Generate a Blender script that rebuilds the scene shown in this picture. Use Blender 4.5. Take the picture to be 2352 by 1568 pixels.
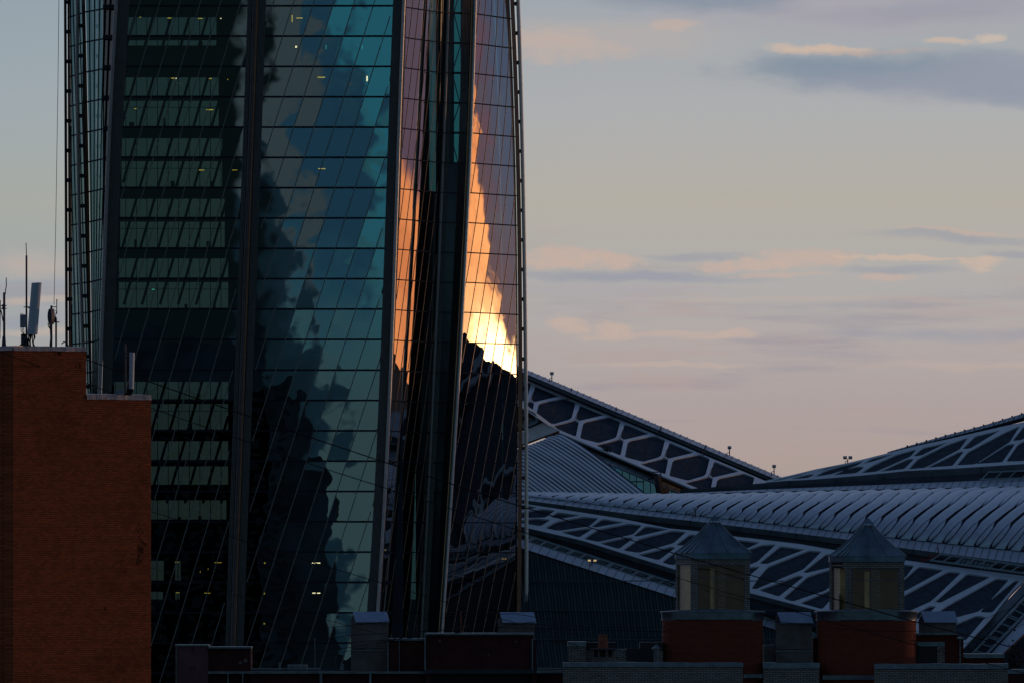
import bpy, math, random
import numpy as np
from mathutils import Vector, Matrix
random.seed(7)
R = math.radians
scene = bpy.context.scene
for o in list(bpy.data.objects): bpy.data.objects.remove(o)

# ------------------------------------------------------------------ camera
H = 40.0                      # eye height (a high flat)
TD = 1650.0                   # distance of the tower
K = 142.0 / 1650.0            # width of the field per metre of distance
KP = K / 2352.0
cd = bpy.data.cameras.new('camera'); cam = bpy.data.objects.new('camera', cd)
scene.collection.objects.link(cam); scene.camera = cam
cam.location = (0, 0, H); cam.rotation_euler = (R(90), 0, 0)
cd.sensor_width = 36; cd.lens = 36 / K; cd.shift_y = (1339 - 784) / 2352
cd.clip_start = 1; cd.clip_end = 60000
scene.render.resolution_x = 1024; scene.render.resolution_y = 682
scene.view_settings.view_transform = 'Standard'; scene.view_settings.look = 'None'
scene.view_settings.exposure = 0; scene.view_settings.gamma = 1
scene.cycles.transparent_max_bounces = 24; scene.cycles.max_bounces = 10

def s2l(c):
    c = c / 255.0
    return c / 12.92 if c <= 0.04045 else ((c + 0.055) / 1.055) ** 2.4
def C(r, g, b): return (s2l(r), s2l(g), s2l(b), 1)

# ------------------------------------------------------------------ node helper
class S:
    """a socket with arithmetic, inside one node tree"""
    def __init__(s, nt, sock): s.nt, s.k = nt, sock
    def _m(s, op, *a):
        n = s.nt.nodes.new('ShaderNodeMath'); n.operation = op
        for i, v in enumerate((s,) + a):
            if isinstance(v, S): s.nt.links.new(v.k, n.inputs[i])
            else: n.inputs[i].default_value = v
        return S(s.nt, n.outputs[0])
    def __add__(s, o): return s._m('ADD', o)
    def __sub__(s, o): return s._m('SUBTRACT', o)
    def __mul__(s, o): return s._m('MULTIPLY', o)
    def __truediv__(s, o): return s._m('DIVIDE', o)
    def abs(s): return s._m('ABSOLUTE')
    def max(s, o): return s._m('MAXIMUM', o)
    def min(s, o): return s._m('MINIMUM', o)
    def pow(s, o): return s._m('POWER', o)
    def atan2(s, o): return s._m('ARCTAN2', o)
    def sqrt(s): return s._m('SQRT')
    def rng(s, a, b, c=0.0, d=1.0, smooth=True):
        n = s.nt.nodes.new('ShaderNodeMapRange'); n.interpolation_type = 'SMOOTHSTEP' if smooth else 'LINEAR'
        s.nt.links.new(s.k, n.inputs['Value'])
        if a > b: a, b, c, d = b, a, d, c
        n.inputs['From Min'].default_value = a; n.inputs['From Max'].default_value = b
        n.inputs['To Min'].default_value = c; n.inputs['To Max'].default_value = d
        return S(s.nt, n.outputs['Result'])
def mixc(nt, f, a, b, blend='MIX'):
    n = nt.nodes.new('ShaderNodeMix'); n.data_type = 'RGBA'; n.blend_type = blend; n.clamp_result = False
    for i, v in ((0, f), (6, a), (7, b)):
        if isinstance(v, S): nt.links.new(v.k, n.inputs[i])
        else: n.inputs[i].default_value = v
    return S(nt, n.outputs[2])
def noise(nt, vec, scale, detail=4, rough=.5, dist=0, color=False):
    n = nt.nodes.new('ShaderNodeTexNoise'); nt.links.new(vec.k, n.inputs['Vector'])
    n.inputs['Scale'].default_value = scale; n.inputs['Detail'].default_value = detail
    n.inputs['Roughness'].default_value = rough; n.inputs['Distortion'].default_value = dist
    return S(nt, n.outputs['Color' if color else 'Fac'])
def comb(nt, x, y, z):
    n = nt.nodes.new('ShaderNodeCombineXYZ')
    for i, v in enumerate((x, y, z)):
        if isinstance(v, S): nt.links.new(v.k, n.inputs[i])
        else: n.inputs[i].default_value = v
    return S(nt, n.outputs[0])
def ramp(nt, f, stops, interp='LINEAR'):
    n = nt.nodes.new('ShaderNodeValToRGB'); nt.links.new(f.k, n.inputs[0]); n.color_ramp.interpolation = interp
    e = n.color_ramp.elements
    while len(e) < len(stops): e.new(.5)
    for q, (p, c) in zip(e, stops): q.position = p; q.color = c
    return S(nt, n.outputs[0])

# ------------------------------------------------------------------ world: a dusk sky, sun going down to the right
SUN_AZ, SUN_EL = 67.0, 2.2
w = bpy.data.worlds.new('World'); scene.world = w; w.use_nodes = True
nt = w.node_tree; nt.nodes.clear()
out = nt.nodes.new('ShaderNodeOutputWorld'); bg = nt.nodes.new('ShaderNodeBackground')
nt.links.new(bg.outputs[0], out.inputs[0])
tc = nt.nodes.new('ShaderNodeTexCoord')
sx = nt.nodes.new('ShaderNodeSeparateXYZ'); nt.links.new(tc.outputs['Generated'], sx.inputs[0])
dx, dy, dz = (S(nt, sx.outputs[i]) for i in range(3))
hor = (dx * dx + dy * dy).sqrt().max(1e-4)
az = dx.atan2(dy); el = dz / hor                       # azimuth from +Y towards +X, tangent of elevation
bz = dx.atan2(dy * -1.0)                               # azimuth seen in a mirror facing the camera
SC = 1 / KP
U = az * SC + 1176.0; V = el * -SC + 1339.0            # sky position in convenient units
UB = bz * SC + 1176.0
wv = comb(nt, U * .001, V * .003, 0.0)
wn = noise(nt, wv, 2.2, 6, .6, color=True)
sp = nt.nodes.new('ShaderNodeSeparateColor'); nt.links.new(wn.k, sp.inputs[0])
n1, n2 = S(nt, sp.outputs[0]) - .5, S(nt, sp.outputs[1]) - .5
Uw = U + n1 * 260.0; Vw = V + n2 * 90.0
# low front sky
front = ramp(nt, V.rng(-400, 1400, 0, 1, False), [
    (0.0, C(148, 157, 170)), (.222, C(156, 164, 173)), (.36, C(168, 171, 175)), (.48, C(176, 172, 164)),
    (.58, C(171, 170, 170)), (.66, C(173, 166, 165)), (.74, C(169, 158, 158)), (.84, C(170, 154, 148)), (1.0, C(160, 142, 138))])
front = mixc(nt, U.rng(-100, 1500), mixc(nt, 1.0, front, (.82, .93, .97, 1), 'MULTIPLY'), front)
# long soft streaks
st = noise(nt, comb(nt, U * .0007, V * .0055, 3.0), 2.6, 7, .62)
front = mixc(nt, st.rng(.52, .72, 0, .45) * V.rng(350, 700), front, C(176, 152, 150))
st2 = noise(nt, comb(nt, U * .0006, V * .006, 9.0), 2.3, 7, .6)
front = mixc(nt, st2.rng(.53, .72, 0, .5) * V.rng(450, 800), front, C(140, 138, 156))
fine = (noise(nt, comb(nt, U * .004, V * .011, 2.0), 2.2, 8, .6) - .5) * 3.2
puff = (noise(nt, comb(nt, U * .011, V * .02, 6.0), 2.0, 6, .6) - .5) * 3.4
def blob(f, u0, v0, ru, rv, col, amt, kind=0):
    q = ((Uw - u0) * (1 / ru)).pow(2.0) + ((Vw - v0) * (1 / rv)).pow(2.0)
    if kind == 0: return mixc(nt, (q + fine * .40).rng(1.4, -.4, 0, amt), f, col)
    return mixc(nt, (q + fine * .45 + puff * .7).rng(1.35, 0.0, 0, amt), f, col)
dk, dk2, pk, pk2 = C(124, 141, 160), C(143, 150, 167), C(193, 172, 162), C(203, 180, 164)
mv = C(166, 160, 172)
fr = front
for a in [(1960, 15, 560, 75, mv, .75), (1600, -6, 260, 44, dk, .95), (2050, 30, 330, 30, C(152, 152, 166), .7), (2180, 10, 240, 30, dk2, .6), (1400, 92, 340, 44, C(180, 170, 168), .7), (1290, 110, 180, 34, pk, .55, 1), (1560, 64, 60, 16, pk, .6, 1),
          (1890, 106, 130, 15, pk2, .9, 1), (2020, 114, 150, 8, pk, .6, 1), (2190, 92, 60, 9, pk2, .7, 1), (2290, 86, 48, 12, C(206, 186, 170), .7, 1),
          (2100, 160, 430, 56, dk, .95), (1890, 152, 230, 38, dk, .85), (2150, 185, 420, 40, C(136, 146, 166), .7), (2330, 150, 200, 40, dk2, .8), (2240, 200, 330, 55, dk2, .75), (2330, 225, 240, 28, C(136, 146, 166), .6),
          (1250, 600, 100, 22, pk, .9, 1), (1390, 602, 130, 20, pk, .9, 1), (1480, 636, 340, 16, dk2, .8), (1620, 585, 130, 12, dk2, .6), (1720, 608, 120, 16, pk, .85, 1), (1860, 594, 130, 26, pk, .8, 1), (1800, 632, 130, 8, pk, .7, 1),
          (2030, 637, 80, 14, pk, .7, 1), (2060, 618, 170, 14, dk2, .6), (2090, 590, 180, 6, pk2, .7, 1), (2260, 600, 44, 24, pk2, .7, 1), (2200, 540, 260, 14, dk2, .6), (2230, 527, 180, 5, pk, .6, 1), (2320, 575, 80, 14, dk2, .6),
          (1312, 745, 54, 20, pk, .8, 1), (1415, 752, 50, 17, pk, .8, 1), (1540, 768, 240, 10, pk, .6, 1), (1700, 764, 60, 10, pk, .6, 1), (2180, 766, 300, 18, dk2, .6), (1900, 696, 500, 8, pk, .35), (1400, 668, 300, 20, mv, .5), (2250, 840, 400, 12, pk, .4), (1500, 840, 260, 8, pk, .45, 1),
          (70, 600, 130, 40, pk, .55), (90, 690, 150, 12, pk2, .5), (40, 735, 180, 18, dk2, .6), (90, 765, 120, 12, pk2, .5), (60, 650, 200, 14, dk2, .4)]:
    fr = blob(fr, *a)
front = fr
# back sky (what the flat front of the tower mirrors): cloud bank, blue gap, bright patch
wb = comb(nt, UB * .001, V * .0011, 5.0)
bn = noise(nt, wb, 5.0, 2.5, .5, color=True)
sp = nt.nodes.new('ShaderNodeSeparateColor'); nt.links.new(bn.k, sp.inputs[0])
b1, b2, b3 = (S(nt, sp.outputs[i]) - .5 for i in range(3))
Ub = UB + b1 * 330.0; Vb = V + b2 * 240.0
fb = (noise(nt, comb(nt, UB * .004, V * .003, 8.0), 2.5, 5, .6) - .5) * 120.0
Uf = Ub + fb
back = mixc(nt, V.rng(350, 1000), (.16, .57, .72, 1), (.33, .33, .33, 1))
Xt = V.rng(0, 330, 800, 866) ; Xg = V.rng(0, 400, 685, 712)
lowf = Vb.rng(800, 520)
back = mixc(nt, (Ub - Xt).rng(22, -22) * lowf, back, (.10, .21, .34, 1))
back = mixc(nt, (Uf - Xt - 10.0).abs().rng(44, 6) * lowf * b3.rng(-.03, .07), back, (.21, .44, .48, 1))
back = mixc(nt, fb.rng(4, 30) * (Ub - Xt).rng(10, -40) * .5, back, (.20, .34, .42, 1))
back = mixc(nt, (Ub - Xg).rng(16, -14) * Vb.rng(800, 560), back, (.34, .27, .29, 1))
back = mixc(nt, fb.rng(0, 40) * .25, back, mixc(nt, 1.0, back, (.6, .7, .8, 1), 'MULTIPLY'))
Xd = V.rng(230, 620, 490, 688) + V.rng(600, 1000, 0, 72) + V.rng(1000, 1500, 0, 35)
back = mixc(nt, (Uf - Xd).rng(22, -10), back, (.05, .09, .14, 1))
back = mixc(nt, (Uf + b3 * 60.0 - Xd).rng(-8, -110), back, (.03, .055, .085, 1))
back = mixc(nt, UB.rng(596, 560), back, (.006, .016, .028, 1))
# general dome
dome = ramp(nt, el.rng(0, 3, 0, 1, False), [(0, (.22, .24, .31, 1)), (.05, (.13, .18, .30, 1)), (.3, (.080, .130, .218, 1)), (1, (.052, .090, .172, 1))])
low = el.rng(.30, .06)
sky = mixc(nt, low * az.abs().rng(.75, .35), dome, front)
sky = mixc(nt, az.abs().rng(1.6, 2.4), sky, mixc(nt, 1.0, sky, (.42, .46, .52, 1), 'MULTIPLY'))
sky = mixc(nt, low * bz.abs().rng(.55, .3), sky, back)
# sunset band around the sun: a cloud deck with a glowing gap under it
A0 = R(60.0); da = az - A0; ad = az * (180 / math.pi)
sun_n = noise(nt, comb(nt, az * 8.0, el * 34.0, 1.0), 2.4, 4, .55)
sn2 = noise(nt, comb(nt, az * 10.0, el * 16.0, 7.0), 2.0, 4, .6)
deck_c = mixc(nt, el.rng(.040, .080), (.25, .19, .31, 1), (.15, .25, .46, 1))
deck_c = mixc(nt, sn2.rng(.48, .66) * el.rng(.09, .045), deck_c, (.36, .19, .31, 1))
deck_c = mixc(nt, sun_n.rng(.5, .7) * .5, deck_c, (.22, .29, .40, 1))
sky = mixc(nt, da.abs().rng(.75, .50) * el.rng(.30, .16), sky, deck_c)
deck_e = ad.rng(36, 39, .003, .015, False) + ad.rng(38.5, 46, 0, .025)
gapc = ramp(nt, ad.rng(34, 64, 0, 1, False), [(0, (2.4, .80, .30, 1)), (.22, (3.1, 1.05, .36, 1)), (.5, (3.5, 1.22, .42, 1)), (.74, (4.0, 1.65, .62, 1)), (.83, (5.2, 2.7, 1.15, 1)), (1, (4.5, 2.0, .8, 1))])
gapc = mixc(nt, el.rng(.012, -.014), gapc, mixc(nt, 1.0, gapc, (.62, .5, .55, 1), 'MULTIPLY'))
gapc = mixc(nt, sun_n.rng(.35, .65) * .6, gapc, mixc(nt, 1.0, gapc, (.6, .52, .55, 1), 'MULTIPLY'))
gap = (el + (sun_n - .5) * ad.rng(42, 48, .007, .030) - deck_e).rng(.0035, -.0025) * ad.rng(28, 33) * ad.rng(84, 74)
sky = mixc(nt, gap, sky, gapc)
core = (((az - A0) * 22.0).pow(2.0) + ((el - .030) * 60.0).pow(2.0)).rng(1.0, 0.0)
sky = mixc(nt, gap * core, sky, (15.0, 9.6, 4.2, 1))
sky = mixc(nt, el.rng(-.001, -.03), sky, (.02, .024, .03, 1))
nsk = nt.nodes.new('ShaderNodeTexSky'); nsk.sky_type = 'NISHITA'; nsk.sun_disc = False
nsk.sun_elevation = R(SUN_EL); nsk.sun_rotation = R(SUN_AZ)
fin = mixc(nt, .012, sky, S(nt, nsk.outputs[0]), 'ADD')
nt.links.new(fin.k, bg.inputs[0]); bg.inputs[1].default_value = 1.0

ld = bpy.data.lights.new('sun', 'SUN'); sun = bpy.data.objects.new('sun', ld); scene.collection.objects.link(sun)
ld.energy = .38; ld.angle = R(.5); ld.color = (1, .56, .27)
sd = Vector((math.sin(R(SUN_AZ)) * math.cos(R(SUN_EL)), math.cos(R(SUN_AZ)) * math.cos(R(SUN_EL)), math.sin(R(SUN_EL))))
sun.rotation_euler = sd.to_track_quat('Z', 'Y').to_euler()

# ------------------------------------------------------------------ materials
def mat(name, col, rough=.7, metal=0, var=.25, scale=1.0, emit=None, es=0, bump=0, spec=.4):
    m = bpy.data.materials.new(name); m.use_nodes = True; t = m.node_tree
    b = t.nodes['Principled BSDF']; b.inputs['Roughness'].default_value = rough; b.inputs['Metallic'].default_value = metal
    b.inputs['Specular IOR Level'].default_value = spec
    c4 = tuple(col) + (1,) if len(col) == 3 else col
    g = t.nodes.new('ShaderNodeNewGeometry'); p = S(t, g.outputs['Position'])
    if var:
        n = noise(t, p, scale, 6, .65)
        d = tuple(x * (1 - var) for x in c4[:3]) + (1,); l = tuple(min(1, x * (1 + var)) for x in c4[:3]) + (1,)
        t.links.new(mixc(t, n.rng(.3, .7), d, l).k, b.inputs['Base Color'])
        if bump:
            bn_ = t.nodes.new('ShaderNodeBump'); bn_.inputs['Distance'].default_value = bump; t.links.new(n.k, bn_.inputs['Height'])
            t.links.new(bn_.outputs[0], b.inputs['Normal'])
    else: b.inputs['Base Color'].default_value = c4
    if emit:
        b.inputs['Emission Color'].default_value = tuple(emit) + (1,); b.inputs['Emission Strength'].default_value = es
    return m
def brick(name, c1, c2, mortar, bw=.25, bh=.077, stain=.3, ms=.012, rough=.85):
    m = bpy.data.materials.new(name); m.use_nodes = True; t = m.node_tree
    b = t.nodes['Principled BSDF']; b.inputs['Roughness'].default_value = rough; b.inputs['Specular IOR Level'].default_value = .2
    g = t.nodes.new('ShaderNodeNewGeometry'); q = t.nodes.new('ShaderNodeSeparateXYZ'); t.links.new(g.outputs['Position'], q.inputs[0])
    x, y, z = (S(t, q.outputs[i]) for i in range(3))
    vec = comb(t, x + y * .83, z, 0.0)
    k = t.nodes.new('ShaderNodeTexBrick'); t.links.new(vec.k, k.inputs['Vector'])
    k.inputs['Color1'].default_value = c1 + (1,); k.inputs['Color2'].default_value = c2 + (1,); k.inputs['Mortar'].default_value = mortar + (1,)
    k.inputs['Scale'].default_value = 1; k.inputs['Mortar Size'].default_value = ms; k.inputs['Brick Width'].default_value = bw; k.inputs['Row Height'].default_value = bh
    k.inputs['Mortar Smooth'].default_value = .3; k.inputs['Bias'].default_value = .0
    rows = noise(t, comb(t, (x + y) * .15, z * 3.0, 0.0), 1.0, 5, .7)
    st = noise(t, S(t, g.outputs['Position']), .45, 6, .65)
    c = mixc(t, rows.rng(.35, .65, 0, stain * .4), S(t, k.outputs['Color']), (.25, .25, .25, 1), 'MULTIPLY')
    c = mixc(t, st.rng(.5, .72, 0, stain), c, (.4, .4, .4, 1), 'MULTIPLY')
    t.links.new(c.k, b.inputs['Base Color'])
    bn_ = t.nodes.new('ShaderNodeBump'); bn_.inputs['Distance'].default_value = .012; t.links.new(k.outputs['Fac'], bn_.inputs['Height']); bn_.invert = True
    t.links.new(bn_.outputs[0], b.inputs['Normal'])
    return m
def glass(name, tint, n_tint=(.42, .85, .95), f0=.17, f60=.30, wav=.0026, big=.0016, pane=.0017, rough=.0, dirt=0):
    """coated pane: coloured mirror head-on, neutral at a slant, tinted view through"""
    m = bpy.data.materials.new(name); m.use_nodes = True; t = m.node_tree; t.nodes.clear()
    o = t.nodes.new('ShaderNodeOutputMaterial')
    g = t.nodes.new('ShaderNodeNewGeometry'); pos = S(t, g.outputs['Position'])
    nz1 = noise(t, pos, .34, 1.5, .4, .4, color=True); nz2 = noise(t, pos, .09, 1, .5, 0, color=True)
    def vm(op, a, b):
        n = t.nodes.new('ShaderNodeVectorMath'); n.operation = op
        for i, v in enumerate((a, b)):
            if isinstance(v, S): t.links.new(v.k, n.inputs[i])
            else: n.inputs[i].default_value = v
        return S(t, n.outputs[0])
    wn_ = t.nodes.new('ShaderNodeTexWhiteNoise'); wn_.noise_dimensions = '1D'; t.links.new(g.outputs['Random Per Island'], wn_.inputs['W'])
    h = (.5, .5, .5)
    off = vm('MULTIPLY', vm('SUBTRACT', nz1, h), (wav,) * 3)
    off = vm('ADD', off, vm('MULTIPLY', vm('SUBTRACT', nz2, h), (big,) * 3))
    off = vm('ADD', off, vm('MULTIPLY', vm('SUBTRACT', S(t, wn_.outputs['Color']), h), (pane,) * 3))
    nn = vm('ADD', S(t, g.outputs['Normal']), off)
    nrm = t.nodes.new('ShaderNodeVectorMath'); nrm.operation = 'NORMALIZE'; t.links.new(nn.k, nrm.inputs[0])
    lw = t.nodes.new('ShaderNodeLayerWeight'); lw.inputs['Blend'].default_value = .5
    f = S(t, lw.outputs['Facing'])
    gl = t.nodes.new('ShaderNodeBsdfGlossy'); gl.inputs['Roughness'].default_value = rough
    t.links.new(nrm.outputs[0], gl.inputs['Normal'])
    t.links.new(mixc(t, f.rng(.05, .35), n_tint + (1,), (1, 1, 1, 1)).k, gl.inputs['Color'])
    tr = t.nodes.new('ShaderNodeBsdfTransparent'); tr.inputs[0].default_value = tint + (1,)
    mx = t.nodes.new('ShaderNodeMixShader')
    fac = f.rng(0, .55, f0, f60)
    t.links.new(fac.k, mx.inputs[0]); t.links.new(tr.outputs[0], mx.inputs[1]); t.links.new(gl.outputs[0], mx.inputs[2])
    t.links.new(mx.outputs[0], o.inputs[0])
    return m
def emis(name, col, s):
    m = bpy.data.materials.new(name); m.use_nodes = True; t = m.node_tree; t.nodes.clear()
    o = t.nodes.new('ShaderNodeOutputMaterial'); e = t.nodes.new('ShaderNodeEmission'); e.inputs[0].default_value = col + (1,); e.inputs[1].default_value = s
    t.links.new(e.outputs[0], o.inputs[0]); return m

M = dict(
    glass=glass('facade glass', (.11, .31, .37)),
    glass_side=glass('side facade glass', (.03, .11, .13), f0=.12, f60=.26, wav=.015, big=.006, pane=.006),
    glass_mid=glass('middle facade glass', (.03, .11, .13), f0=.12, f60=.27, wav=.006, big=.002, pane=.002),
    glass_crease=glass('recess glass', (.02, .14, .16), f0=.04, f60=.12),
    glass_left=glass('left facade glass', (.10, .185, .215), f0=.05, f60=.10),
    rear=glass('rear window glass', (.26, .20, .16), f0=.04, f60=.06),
    wallglass=glass('hall window glass', (.02, .05, .06), n_tint=(.22, .62, .85), f0=.22, f60=.35, wav=.05, big=.03),
    mull=mat('mullion metal', (.16, .14, .13), .45, .6, .1), mull_sunlit=mat('sunlit side mullion metal', (.40, .26, .17), .45, .3, .1), bronze2=mat('warm bronze strip', (.55, .27, .13), .35, .5, .15),  # side mullions: golden colour stands in for low sun on the metal
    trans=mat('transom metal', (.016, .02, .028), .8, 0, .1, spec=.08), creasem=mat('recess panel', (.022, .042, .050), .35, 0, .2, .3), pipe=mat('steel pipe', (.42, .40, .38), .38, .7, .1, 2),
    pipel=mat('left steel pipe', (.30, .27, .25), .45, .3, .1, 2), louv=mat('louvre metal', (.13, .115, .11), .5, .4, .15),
    bronze=mat('bronze panel', (.22, .12, .07), .45, .5, .15), core=mat('core wall', (.016, .026, .040), .8, 0, .3, .3),
    slab=mat('slab edge', (.02, .024, .03), .8, 0, .2), blackm=mat('black steel', (.012, .012, .014), .6, 0, .1),
    white=mat('white roof panels', (.41, .47, .53), .5, .1, .08, .35), whitef=mat('lightened far roof panels', (.60, .64, .72), .5, .1, .08, .35), white2=mat('roof edge panels', (.40, .44, .53), .5, .1, .1, .5),  # far panels: same white, lightened to paint in brightness the light lacks
    deck=mat('dark roof deck', (.034, .046, .066), .95, 0, .25, .8, spec=.1), fascia=mat('grey fascia', (.11, .13, .155), .55, .2, .2, .6),
    fasciad=mat('dark gutter', (.03, .035, .045), .7, 0, .2, .6), shell=mat('roof shell panels', (.42, .47, .58), .30, .15, .07, .6, spec=.6),
    capl=mat('light cap panels', (.62, .59, .56), .55, .1, .12, .8), corr=mat('corrugated cladding', (.05, .075, .085), .6, .2, .2, .25),
    truss=mat('truss steel', (.20, .26, .30), .5, .2, .1), wallb=mat('blue grey wall', (.055, .065, .085), .8, 0, .2, .3),
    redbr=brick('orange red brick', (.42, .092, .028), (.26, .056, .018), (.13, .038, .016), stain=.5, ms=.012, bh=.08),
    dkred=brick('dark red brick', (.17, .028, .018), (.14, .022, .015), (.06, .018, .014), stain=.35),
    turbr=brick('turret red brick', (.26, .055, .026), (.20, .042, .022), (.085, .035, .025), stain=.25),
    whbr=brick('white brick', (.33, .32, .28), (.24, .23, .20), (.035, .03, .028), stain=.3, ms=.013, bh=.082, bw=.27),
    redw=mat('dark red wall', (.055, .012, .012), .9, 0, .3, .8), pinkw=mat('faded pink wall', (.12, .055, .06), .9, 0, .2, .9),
    plast=mat('grey plaster', (.13, .115, .105), .9, 0, .3, .9), coping=mat('zinc coping', (.12, .14, .16), .38, .6, .25, 2, bump=.02),
    copw=mat('worn tin coping', (.25, .20, .185), .38, .55, .35, 2.4, bump=.05), tin=mat('tin lid', (.20, .26, .37), .45, .4, .12, 1.5),
    turroof=mat('turret tin roof', (.10, .15, .19), .42, .5, .3, 1.2), rust=mat('rust', (.20, .06, .03), .8, 0, .3, 3),
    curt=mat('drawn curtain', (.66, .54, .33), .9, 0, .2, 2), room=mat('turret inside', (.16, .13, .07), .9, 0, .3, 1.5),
    pane=glass('turret window glass', (.80, .76, .58), n_tint=(.6, .7, .8), f0=.025, f60=.12, wav=.02),
    ant=mat('antenna housing', (.40, .46, .50), .5, 0, .05), antd=mat('galvanised mast', (.045, .05, .065), .55, .4, .2, 4),
    box=mat('radio unit housing', (.20, .24, .28), .5, 0, .1), cable=mat('cable sheath', (.006, .007, .01), .9, 0, 0, spec=.05),
    orange=mat('crane paint', (.30, .10, .04), .5, 0, .2, 2), red=mat('red barrier', (.25, .02, .02), .6, 0, .1),
    lamp=emis('fluorescent tube', (1.0, .30, .03), 3.6), flood=emis('flood lamp', (1.0, .72, .35), .5), lampd=emis('dim lamp', (1.0, .30, .03), 1.7), lampw=emis('bright lamp', (1.0, .34, .16), 10.0),
    lampg=emis('green exit lamp', (.25, .9, .55), 1.2), warm=emis('strip light', (1.0, .45, .08), .55),
    spand=mat('spandrel', (.045, .085, .10), .6, 0, .2, .3), blind=mat('roller blind', (.20, .21, .19), .9, 0, .1),
    soot=mat('soot', (.13, .04, .02), .95, 0, .4, 4, spec=.05),
    water=mat('sea', (.02, .03, .04), .03, 0, .1, .01, spec=.8), pipe_sunlit=mat('sunlit steel pipe', (.80, .72, .62), .4, .15, .08, 2),  # pale warm pipe colour stands in for sunlight on the right outer rail
    ground=mat('ground', (.03, .032, .032), .95, 0, .3, .01), hr=mat('high rise concrete', (.09, .12, .15), .9, 0, .5, .05),
    hrw=mat('high rise window', (.015, .02, .03), .2, 0, .1), bark=mat('bark', (.02, .016, .012), .9, 0, .2), leaf=mat('leaves', (.022, .020, .012), .95, 0, .4, .5, spec=.03),
)

# ------------------------------------------------------------------ mesh helpers
def P(u, v, Y): return Vector(((u - 1176) * KP * Y, Y, H + (1339 - v) * KP * Y))
def m_at(Y): return KP * Y                                # metres per unit at a distance
class MB:
    def __init__(s): s.v, s.f, s.sm = [], [], []
    def face(s, pts, smooth=False):
        n = len(s.v); s.v += [tuple(p) for p in pts]; s.f.append(tuple(range(n, n + len(pts)))); s.sm.append(smooth)
    def grid(s, rows, smooth=True, closed=False):
        n = len(s.v); w_ = len(rows[0])
        for r in rows: s.v += [tuple(p) for p in r]
        for i in range(len(rows) - 1):
            for j in range(w_ if closed else w_ - 1):
                a = n + i * w_ + j; b = n + i * w_ + (j + 1) % w_
                s.f.append((a, b, b + w_, a + w_)); s.sm.append(smooth)
    def prism(s, poly, off):
        off = Vector(off); a = [Vector(p) for p in poly]; b = [p + off for p in a]; k = len(a)
        n = len(s.v); s.v += [tuple(p) for p in a + b]
        s.f.append(tuple(range(n + k - 1, n - 1, -1))); s.f.append(tuple(range(n + k, n + 2 * k))); s.sm += [False] * 2
        for i in range(k):
            j = (i + 1) % k; s.f.append((n + i, n + j, n + k + j, n + k + i)); s.sm.append(False)
    def box(s, a, b):
        x0, y0, z0 = (min(a[i], b[i]) for i in range(3)); x1, y1, z1 = (max(a[i], b[i]) for i in range(3))
        s.prism([(x0, y0, z0), (x1, y0, z0), (x1, y0, z1), (x0, y0, z1)], (0, y1 - y0, 0))
    def buv(s, u0, u1, v0, v1, Y, d):                      # box whose front face spans these positions at distance Y, d deep
        a = P(u0, v1, Y); b = P(u1, v0, Y); s.box(a, (b.x, Y + d, b.z))
    def bar(s, a, b, w, d=None, up=None):
        a, b = Vector(a), Vector(b); t = (b - a).normalized(); d = d or w
        up = Vector(up) if up else (Vector((0, 0, 1)) if abs(t.z) < .9 else Vector((0, 1, 0)))
        x = t.cross(up).normalized() * w / 2; y = x.cross(t).normalized() * d / 2
        s.prism([a - x - y, a + x - y, a + x + y, a - x + y], b - a)
    def tube(s, pts, r, n=8, cap=True, r2=None):
        pts = [Vector(p) for p in pts]; rows = []
        for i, p in enumerate(pts):
            t = (pts[min(i + 1, len(pts) - 1)] - pts[max(i - 1, 0)]).normalized()
            q = Vector((0, 1, 0)) if abs(t.y) < .9 else Vector((0, 0, 1))
            x = t.cross(q).normalized(); y = t.cross(x)
            rr = r if r2 is None else r + (r2 - r) * i / (len(pts) - 1)
            rows.append([p + (x * math.cos(k * 2 * math.pi / n) + y * math.sin(k * 2 * math.pi / n)) * rr for k in range(n)])
        s.grid(rows, True, True)
        if cap: s.face(rows[0][::-1]); s.face(rows[-1])
    def sweep(s, sec):                                     # sections: lists of equal length, closed
        s.grid(sec, False, True); s.face(sec[0][::-1]); s.face(sec[-1])
    def build(s, name, m, parent=None):
        me = bpy.data.meshes.new(name); me.from_pydata(s.v, [], s.f); me.update()
        me.polygons.foreach_set('use_smooth', s.sm); me.materials.append(m)
        o = bpy.data.objects.new(name, me); scene.collection.objects.link(o)
        if parent is not None: attach(o, parent)
        return o
def attach(o, parent):
    o.parent = parent; o.matrix_parent_inverse = wm(parent).inverted()
WM = {}
def wm(o): return WM.get(o.name, Matrix.Identity(4))
def thing(name, label, cat, loc=(0, 0, 0), group=None):
    o = bpy.data.objects.new(name, None); scene.collection.objects.link(o); o.location = loc; o.empty_display_size = 2
    WM[o.name] = Matrix.Translation(loc); tag(o, label, cat, group); return o
def tag(o, label=None, cat=None, group=None, kind=None):
    if label: o['label'] = label
    if cat: o['category'] = cat
    if group: o['group'] = group
    if kind: o['kind'] = kind
    return o
def copy_tree(o, delta, label):
    c = o.copy(); scene.collection.objects.link(c); c.location = o.location + Vector(delta); c['label'] = label
    for ch in [x for x in bpy.data.objects if x.parent == o]:
        d = ch.copy(); scene.collection.objects.link(d); d.parent = c
        for g in [x for x in bpy.data.objects if x.parent == ch]:
            e = g.copy(); scene.collection.objects.link(e); e.parent = d
    return c

# ================================================================== ground
g = MB(); g.face([(-9000, -4000, 0), (9000, -4000, 0), (9000, 30000, 0), (-9000, 30000, 0)])
tag(g.build('ground', M['ground']), kind='structure')
g = MB(); g.face([(2600, 5600, .5), (8600, 9000, .5), (26000, 30000, .5), (9000, 30000, .5)])
tag(g.build('water', M['water']), kind='structure')

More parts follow.
